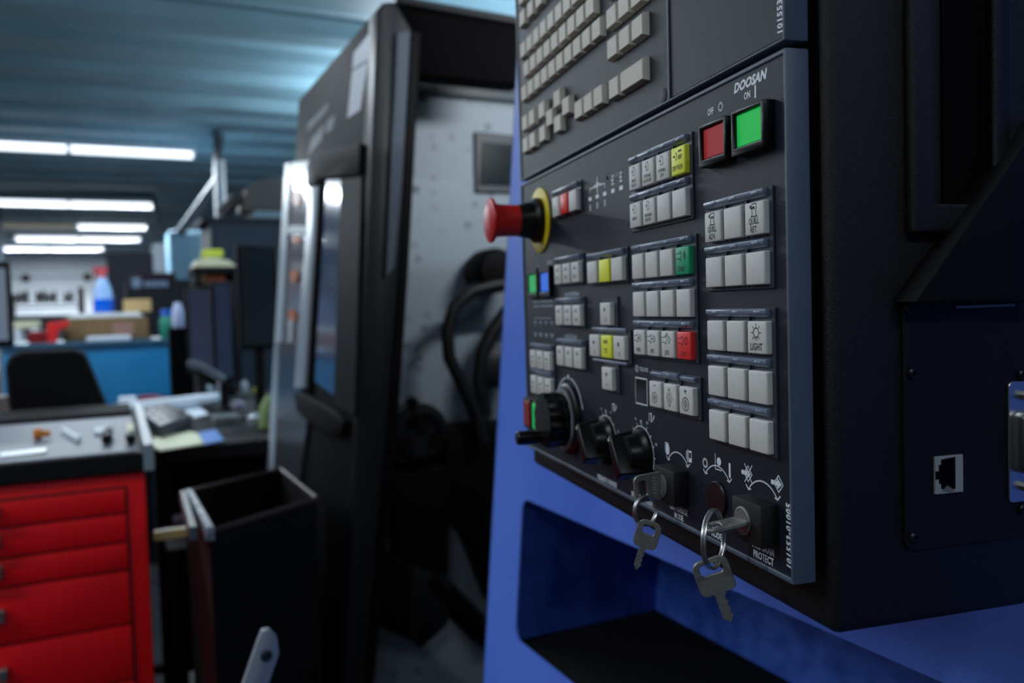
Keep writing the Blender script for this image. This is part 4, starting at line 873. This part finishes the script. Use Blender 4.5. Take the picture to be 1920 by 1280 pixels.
# ---- two rotary override knobs
def rotary(u, v, ticks):
    k = part('rotary_knob', MB().lathe(K(u, v, 0), (-1, 0, 0), [(.0185, 0), (.0185, .0022), (.0168, .0042), (.0150, .0062), (.0140, .012), (.0132, .0135), (.004, .0140)], 36), GLOSSBLK, pend, label='black rotary knob with a pale pointer')
    # grip bar, tilted so that its pointer looks up and left
    a = math.radians(122); du, dv = math.cos(a), -math.sin(a); n = (-dv, du)
    def bar(l0, l1, w0, w1, h0, h1):
        def q(l, wd, s, h): return K(u+du*l+n[0]*wd*s, v+dv*l+n[1]*wd*s, h)
        return MB().hexa([q(l0, w0, -1, h0), q(l1, w1, -1, h0), q(l1, w1, 1, h0), q(l0, w0, 1, h0)], [q(l0+1.2, w0*.75, -1, h1), q(l1-2.0, w1*.7, -1, h1), q(l1-2.0, w1*.7, 1, h1), q(l0+1.2, w0*.75, 1, h1)])
    part('grip', bar(-17, 17.5, 7.2, 4.6, .004, .0222), GLOSSBLK, k, .0016, 3)
    part('pointer', bar(11.0, 15.2, 1.0, 1.0, .0216, .0228), mat('pointer_ivory', (222, 214, 180), .5), k)
    f = Flat().arc(0, 0, 20.2, -20, 150, .75, 28)
    for i in range(9):
        t = math.radians(-20+i*170/8)
        f.line([(20.2*math.cos(t), 20.2*math.sin(t)), (22.6*math.cos(t), 22.6*math.sin(t))], .6)
    for i, s in enumerate(ticks):
        t = math.radians(-18+i*170/max(1, len(ticks)-1)); f.text(s, 26.2*math.cos(t), 26.0*math.sin(t)-1.1, 3.0, .8)
    f.poly([(-1.2, 24.6), (1.2, 24.6), (0, 21.6)])
    f.line([(14, 26), (14, 31)], .7).line([(14, 31), (17.5, 31)], .7).line([(17.5, 31), (17.5, 26)], 1.4).line([(20, 27), (22, 30)], 1.0)
    part('lettering', f.mb(u, v, 0), PRINT, plate)
rotary(212, 232.5, ('200', '150', '110', '90', '50'))
rotary(277.5, 232.5, ('150', '140', '120', '90', '50'))
for (t, u, v, s) in (('FEEDRATE OVERRIDE', 211, 266.2, 5.2), ('SPINDLE OVERRIDE', 276, 266.4, 5.2), ('LEFT CHUCK\nMODE', 333, 261.4, 5.3), ('SETUP\nMODE', 381, 261.0, 5.3), ('PROGRAM\nPROTECT', 430.6, 260.4, 5.6)):
    part('lettering', Flat().text(t, 0, 0, s, .80, bold=.024, ls=.94).mb(u, v, 0), PRINT, plate)
part('lettering', Flat().text('101553-01005', 0, 0, 5.9, .86, shear=.14, bold=.035, ch=1.16).rot(90).mb(457.0-.6, 246.2, 0), PRINT, plate)
part('lettering', Flat().text('101553-01004', 0, 0, 5.9, .86, shear=.14, bold=.03, ch=1.16, align='LEFT').rot(90).mb(455.8, -7.6, .0003), PRINT, splate)
# arcs with arrow ends and pictograms over the key switches
for uc in (333.2, 383.2, 431):
    f = Flat().arc(0, -9.6, 17.0, 36, 144, .8, 18)
    for sgn in (-1, 1):
        x, y = sgn*13.9, .3; f.line([(x-2.2*1, y+2.2 if sgn < 0 else y+.6), (x, y)], .8).line([(x+2.2, y+.6 if sgn < 0 else y+2.2), (x, y)], .8)
    part('lettering', f.mb(uc, 229.6, 0), PRINT, plate)
f = Flat()
f.poly([(-16.6, -4.4), (-12.6, -4.4), (-12.6, 2.6), (-16.6, 2.6)]).line([(-17.6, -3), (-17.6, 3.2), (-13.4, 3.2)], .6).line([(-11.8, -3), (-11.8, 1)], .6)
f.line([(13.6, -4.4), (13.6, 3)], .8).poly([(15, -4.4), (19, -4.4), (19, 3), (15, 3)]).line([(12.2, -3), (12.2, 2)], .6)
part('lettering', f.mb(333.2, 221.4, 0), PRINT, plate)
part('lettering', Flat().poly([(15.6, -1.8), (18.4, -1.8), (18.4, 1.8), (15.6, 1.8)]).mb(333.2, 221.4, .0001), PLATE, plate)
f = Flat().arc(-14, -1.2, 2.4, 0, 360, 1.3, 18).line([(-1.8, -2.6), (-1.8, 6.4)], .6).line([(-1.8, -2.6), (5, -2.6)], .6).disc(2.4, 2.4, 2.5).line([(14.4, -4), (14.4, 2.6)], 1.9)
part('lettering', f.mb(383.2, 221.6, 0), PRINT, plate)
f = Flat()
for x, cr in ((-14, 1), (15, 0)):
    f.line([(x, -4.4), (x+4.0, 0), (x, 4.4), (x-4.0, 0)], .6, True).line([(x-5.6, 0), (x-.6, 0)], 2.4).poly([(x-1.2, -3), (x+2.8, 0), (x-1.2, 3)])
    if cr: f.line([(x-3.4, -5), (x+4, 5)], .6).line([(x-3.4, 5), (x+4, -5)], .6)
part('lettering', f.mb(431, 220.6, 0), PRINT, plate)
# ---- key switches and the blank cap between them
def key_switch(uc):
    k = part('key_switch', MB().box(K(uc-14.2, 231.6, -.001), K(uc+14.2, 254.4, .0105)), mat('switch_black', (14, 14, 15), .55, noise=.3, nscale=600), pend, .0008, 2)
    part('lock_barrel', MB().lathe(K(uc-3.0, 243.2, .0100), (-1, 0, 0), [(.0078, 0), (.0078, .0012), (.0066, .0016), (.0062, .0006), (.0062, .0018), (.0012, .0018)], 32), STEEL, k, label='steel lock barrel')
key_switch(333.2); key_switch(431.0)
part('blank_cap', MB().lathe(K(384.2, 241.6, -.001), (-1, 0, 0), [(.0105, 0), (.0105, .0022), (.0098, .0030), (.002, .0031)], 32), BLK, pend)
for u, v in ((289, 33.5), (226, 27.5), (370, 27.3), (227, 29)):
    part('rivet', MB().lathe(K(u, v, -.0005), (-1, 0, 0), [(.0008, 0), (.0008, .0009)], 8), VOID, pend)
# ---- keyboard keys of the upper unit
def kb(u, v, wu=18.6, wv=16.0): return key(u, v, KEYB, wu, wv, .0050, slope=.0009)
for r, (u0, v, n) in enumerate([(23.5, -92.9, 10), (32.6, -114, 9), (23.5, -134.8, 10), (24, -165, 10), (24, -186.5, 10), (24, -208, 10)]):
    pitch = 21.1 if r < 3 else 26.3
    for i in range(n if r < 3 else 8): kb(u0+pitch*i, v)
for v in (-70.4, -92.6, -114.8, -137, -159.2, -181.4, -203.6):
    for u in (242.5, 264.4, 286.2): kb(u, v, 19.4)
for (u, v) in ((23, -64), (45.4, -64), (23, -42.4), (45.4, -42.4), (76.4, -64), (76.4, -42.4), (119.4, -63.8), (97.9, -52.2), (141.4, -52.2), (119.4, -42.2)): kb(u, v, 18.6)
for u in (171, 192.4, 213.6): kb(u, -42.6, 19.2)
kb(244, -41, 19); kb(265.6, -41, 38.8, 16)
# ---- near side of the enclosure (plane y = SY)
def SP(px, py, off=0.): return pY(px, py, SY-off)
a = SP(1694, 20); b2 = SP(1712, 440); c_ = SP(1738, 380)
fx0, fx1 = a.x-.0005, SP(1878, 300).x; fz0 = b2.z; fz1 = 1.25+.30; ix0, iz0, ix1 = c_.x, SP(1738, 384).z, SP(1846, 300).x
m = MB()
O = [(fx0, fz0), (fx1, fz0), (fx1, fz1), (fx0, fz1)]; I = [(ix0, iz0), (ix1, iz0), (ix1, fz1-.02), (ix0, fz1-.02)]
vs = [(x, SY+.001, z) for x, z in O]+[(x, SY-.0065, z) for x, z in O]+[(x, SY+.001, z) for x, z in I]+[(x, SY-.0065, z) for x, z in I]; fs = []
for k in range(4):
    j = (k+1) % 4; fs += [(k, j, 4+j, 4+k), (4+k, 4+j, 12+j, 12+k), (12+k, 12+j, 8+j, 8+k), (8+k, 8+j, j, k)]
part('side_frame', m.add(vs, fs), BOXBLK, pend, .0022, 3)
part('side_recess', MB().box((ix0+.009, SY-.0015, iz0), (ix1, SY+.002, fz1-.02)), VOID, pend)
part('side_door', MB().box((fx1, SY-.004, SP(1880, 560).z), (EX1, SY+.001, fz1)), BOXBLK, pend, .001)
# sloping gusset bracket above the connector plate
OFF = .016
g = [pY(1716, 566, SY-OFF), pY(1940, 566, SY-OFF), pY(1960, 566, SY-OFF), pY(1960, 212, SY-OFF)]
g2 = [Vector((p.x, SY-OFF, p.z)) for p in g]
part('gusset', MB().prism(g2, (0, OFF+.001, 0)), mat('gusset_black', (13, 14, 16), .6, spec=.15), pend, .0012, 2)
# connector plate
q0 = SP(1688, 560); q1 = SP(1702, 1032)
cx0, cz1, cz0 = q0.x, q0.z, q1.z; cx1 = EX1-.002
def rrect(x0, z0, x1, z1, r, n=5):
    p = []
    for (cx, cz, a0) in ((x1-r, z1-r, 0), (x0+r, z1-r, 90), (x0+r, z0+r, 180), (x1-r, z0+r, 270)):
        for i in range(n+1): t = math.radians(a0+90*i/n); p.append((cx+r*math.cos(t), cz+r*math.sin(t)))
    return p
CPL = mat('connector_plate_black', (15, 16, 19), .5, spec=.22, bump=.3, bscale=2500)
cp = part('connector_plate', MB().prism([(x, SY+.0005, z) for x, z in rrect(cx0, cz0, cx1, cz1, .006)], (0, -.0028, 0)), CPL, pend, .0006)
for (px, py) in ((1711, 700), (1713, 1008), (1703, 578), (1916, 703), (1917, 955)):
    s_ = SP(px, py, .003); sc = part('screw', MB().lathe((s_.x, SY-.0024, s_.z), (0, -1, 0), [(.0030, 0), (.0028, .0012), (.0018, .0019), (.0013, .0019), (.0012, .0009)], 16), mat('screw_black', (30, 31, 34), .3, metal=.6), pend)
t0, t1 = SP(1792, 576, .003), SP(1902, 570, .003)
part('edge_trim', MB().box((t0.x, SY-.0034, t0.z-.0006), (t1.x, SY-.002, t0.z+.0008)), mat('trim_grey', (120, 124, 128), .3), pend)
# RJ45 socket: pale body with a stepped black opening
j0, j1 = SP(1752, 856, .003), SP(1804, 921, .003)
rj = part('network_socket', MB().box((j0.x, SY-.0040, j1.z), (j1.x, SY-.001, j0.z)), mat('socket_grey', (158, 160, 156), .45), pend, .0003, label='pale grey network socket')
wx, hz = j1.x-j0.x, j0.z-j1.z
def jp(a, b): return (j0.x+wx*a, SY-.0041, j1.z+hz*b)
part('opening', MB().prism([jp(.0, .40), jp(.10, .40), jp(.10, .28), jp(.18, .28), jp(.18, .14), jp(.70, .10), jp(.70, .96), jp(.18, .92), jp(.18, .78), jp(.10, .78), jp(.10, .62), jp(0, .62)], (0, .0008, 0)), VOID, rj)
part('contact', MB().prism([jp(.22, .10), jp(.40, .22), jp(.66, .06), jp(.50, .04)], (0, -.0003, 0)), mat('brass_dull', (150, 146, 120), .4, metal=.6), rj)
# serial connector
s0, s1 = SP(1892, 716, .004), SP(1892, 944, .004)
sx = s0.x
ser = part('serial_connector', MB().prism([(x, SY-.002, z) for x, z in rrect(sx, s1.z, sx+.022, s0.z, .003)], (0, -.0018, 0)), CHROME, pend, .0004, label='chrome serial connector')
part('shell', MB().prism([(x, SY-.003, z) for x, z in rrect(sx+.0035, s1.z+.016, sx+.0165, s0.z-.016, .004)], (0, -.0075, 0)), CHROME, ser, .0008, 2)
part('insert', MB().prism([(x, SY-.0103, z) for x, z in rrect(sx+.0055, s1.z+.019, sx+.0145, s0.z-.019, .003)], (0, -.0006, 0)), BLK, ser)
for zz in (s1.z+.008, s0.z-.008):
    part('jack_screw', MB().lathe((sx+.011, SY-.0035, zz), (0, -1, 0), [(.0026, 0), (.0026, .006), (.0016, .006), (.0015, .002)], 6), STEEL, ser)

# ================================================================== KEYS IN THE SWITCHES
def slab(outline, n, th):                # outline: pendant-space points in a plane with normal n
    n = Vector(n).normalized(); return MB().prism([p-n*th/2 for p in outline], n*th)
def loop2(pts, o, ex, ey): return [o+ex*(x/1000)+ey*(y/1000) for x, y in pts]
def bow_mb(o, ex, ey, n, th=.0021, hole=True, w=18., L=22.):
    """key bow from the barrel outwards: x runs out of the lock, y across; with a slot near its end"""
    W = w/2; N = 6
    out = []
    for (cx, cy, a0) in ((L-5, W-5, 0), (3.5, W-3.5, 90), (3.5, -W+3.5, 180), (L-5, -W+5, 270)):
        r = 5 if cx > 5 else 3.5
        for i in range(N+1): t = math.radians(a0+90*i/N); out.append((cx+r*math.cos(t), cy+r*math.sin(t)))
    inn = []
    for (cx, cy, a0) in ((L-4.8, W-5.6, 0), (L-7.0, W-5.6, 90), (L-7.0, -W+5.6, 180), (L-4.8, -W+5.6, 270)):
        for i in range(N+1): t = math.radians(a0+90*i/N); inn.append((cx+1.9*math.cos(t), cy+1.9*math.sin(t)))
    m = MB(); k = len(out); nv = Vector(n).normalized()*th/2
    A = loop2(out, o, ex, ey); B = loop2(inn, o, ex, ey)
    vs = [p-nv for p in A]+[p+nv for p in A]+[p-nv for p in B]+[p+nv for p in B]; fs = []
    for i in range(k):
        j = (i+1) % k; fs += [(i, j, k+j, k+i), (2*k+i, 3*k+i, 3*k+j, 2*k+j), (k+i, k+j, 3*k+j, 3*k+i), (i, 2*k+i, 2*k+j, j)]
    return m.add(vs, fs)
def blade_mb(o, ex, ey, n, L=30., w=7.4, th=.0018):
    pts = [(0, w/2)]+[(L-3, w/2), (L, 0)]
    x = L-2.5
    low = [(L-2.5, -w*.30)]
    for i, d in enumerate((.10, .38, .16, .42, .12, .40, .22)):
        x -= L*.105; low.append((x+L*.03, -w*.5+w*d*.75)); low.append((x, -w*.5+w*d*.5))
    low += [(2, -w/2), (0, -w/2)]
    return slab(loop2(pts+low, o, ex, ey), n, th)
def ring_mb(c, ex, ey, r, t=.0009, sq=1.0, turns=2):
    P = []
    n = Vector(ex).cross(Vector(ey)).normalized()
    N = 34*turns
    for i in range(N+1):
        a = 2*math.pi*turns*i/N; P.append(c+ex*(r*math.cos(a))+ey*(r*sq*math.sin(a))+n*(.0016*(i/N-.5)*turns))
    return MB().tube(P, t, 8)
exo = Vector((-1, 0, 0)); up = Vector((0, 0, 1)); yy = Vector((0, 1, 0))
# left lock: bow stands upright and faces the camera
lb = K(330.2, 243.2, .0116)
k1 = thing('lock_key', 'nickel key with an engraved bow stuck upright in the left key switch', 'key', lb, pend=True)
tilt = math.radians(-5); e1 = exo*math.cos(tilt)+up*math.sin(tilt); e2 = up*math.cos(tilt)-exo*math.sin(tilt)
part('bow', bow_mb(lb-e1*.0035, e1, e2, e1.cross(e2)), STEEL, k1, .0003)
part('blade', slab(loop2([(-6, 3), (2, 3), (2, -3), (-6, -3)], lb, e1, e2), e1.cross(e2), .0018), STEEL, k1)
g = MB()
for i in range(6):
    c0 = lb+e1*(.0030+.0006*(i % 2))+e2*(.0052-.0020*i)-yy*.0011
    g.hexa([c0, c0+e1*.0022+e2*.0007, c0+e1*.0022+e2*.0011, c0+e2*.0004], [p-yy*.00006 for p in (c0, c0+e1*.0022+e2*.0007, c0+e1*.0022+e2*.0011, c0+e2*.0004)])
part('engraving', g, mat('engraving_pale', (190, 192, 190), .4), k1)
def hang(px, py, h): return pH(px, py, h)
h1 = lb.copy(); hh = PX0-(lb+e1*.0140).x
rc = hang(1210, 957, hh-.001)
def oblique(px, py, k):
    v = pray(px, py); v.z = 0; v.normalize(); p = v.cross(up).normalized(); return (v*math.sqrt(1-k*k)+p*k).normalized()
r1 = single('key_ring', ring_mb(rc, oblique(1210, 957, .74), up, .0092, .0008), CHROME, 'thin wire ring hanging from the key in the left switch', 'key ring', rc, pend=True)
kb0 = hang(1219, 985, hh-.001); kd = (hang(1193, 1072, hh-.001)-kb0)
d1 = kd.normalized(); nrm = Vector((.52, .85, 0)).normalized(); d2 = nrm.cross(d1).normalized(); d1 = d2.cross(nrm).normalized()
k2 = thing('spare_key', 'small steel key hanging on the ring under the left switch', 'key', kb0, pend=True)
part('bow', bow_mb(kb0+d1*.0150, -d1, d2, nrm, w=15.5, L=18.), STEEL, k2, .0003)
part('blade', blade_mb(kb0+d1*.0140, d1, d2, nrm, L=16.5, w=5.0), STEEL, k2, .0002)
# right lock: bow lies flat, seen on edge
rb = K(428.0, 243.2, .0116)
k3 = thing('lock_key', 'key turned flat in the right key switch and seen edge on', 'key', rb, pend=True)
ry = Vector((0, .995, -.10)).normalized(); e1 = Vector((-.93, .30, -.22)).normalized(); e2 = (ry-e1*ry.dot(e1)).normalized()
part('bow', bow_mb(rb-e1*.003, e1, e2, e1.cross(e2), w=17, L=23.), STEEL, k3, .0004)
part('blade', slab(loop2([(-6, 3), (2, 3), (2, -3), (-6, -3)], rb, exo, yy), up, .0018), STEEL, k3)
tip = rb+e1*.0165
hh2 = PX0-tip.x
rc2 = hang(1338, 1010, hh2)
r2 = single('key_ring', ring_mb(rc2, oblique(1338, 1010, .34), up, .0155, .0008), CHROME, 'wire ring hanging from the flat key in the right switch', 'key ring', rc2, pend=True)
kb2 = hang(1328, 1052, hh2); kd = hang(1371, 1158, hh2)-kb2
d1 = kd.normalized(); nrm = Vector((.35, .94, 0)).normalized(); d2 = nrm.cross(d1).normalized(); d1 = d2.cross(nrm).normalized()
k4 = thing('spare_key', 'worn steel key dangling from the ring under the right switch', 'key', kb2, pend=True)
part('bow', bow_mb(kb2+d1*.0185, -d1, d2, nrm, w=20, L=20.), STEEL, k4, .0004)
part('blade', blade_mb(kb2+d1*.0175, d1, d2, nrm, L=18, w=6.5), STEEL, k4, .0002)
# ------------------------------------------------------------------ repeats share a group phrase
GROUPS = {'tube_light': 'double tube lights under the ribbed ceiling', 'ceiling_fill_light': 'added low hung fill lights over the machines', 'monitor': 'monitors on the black desk',
          'paper_sheet': 'paper sheets on the black desk', 'screwdriver': 'black handled tools on the grey worktop', 'machined_part': 'machined parts on the low shelf',
          'wall_fixture': 'dark discs on the white far wall', 'lock_key': 'keys stuck in the key switches', 'spare_key': 'keys hanging under the key switches', 'key_ring': 'wire rings on the switch keys'}
for o in bpy.data.objects:
    g_ = GROUPS.get(o.name.split('.')[0])
    if g_ and o.parent is None and o.get('category'): o['group'] = g_
    if '_c' in o: del o['_c']
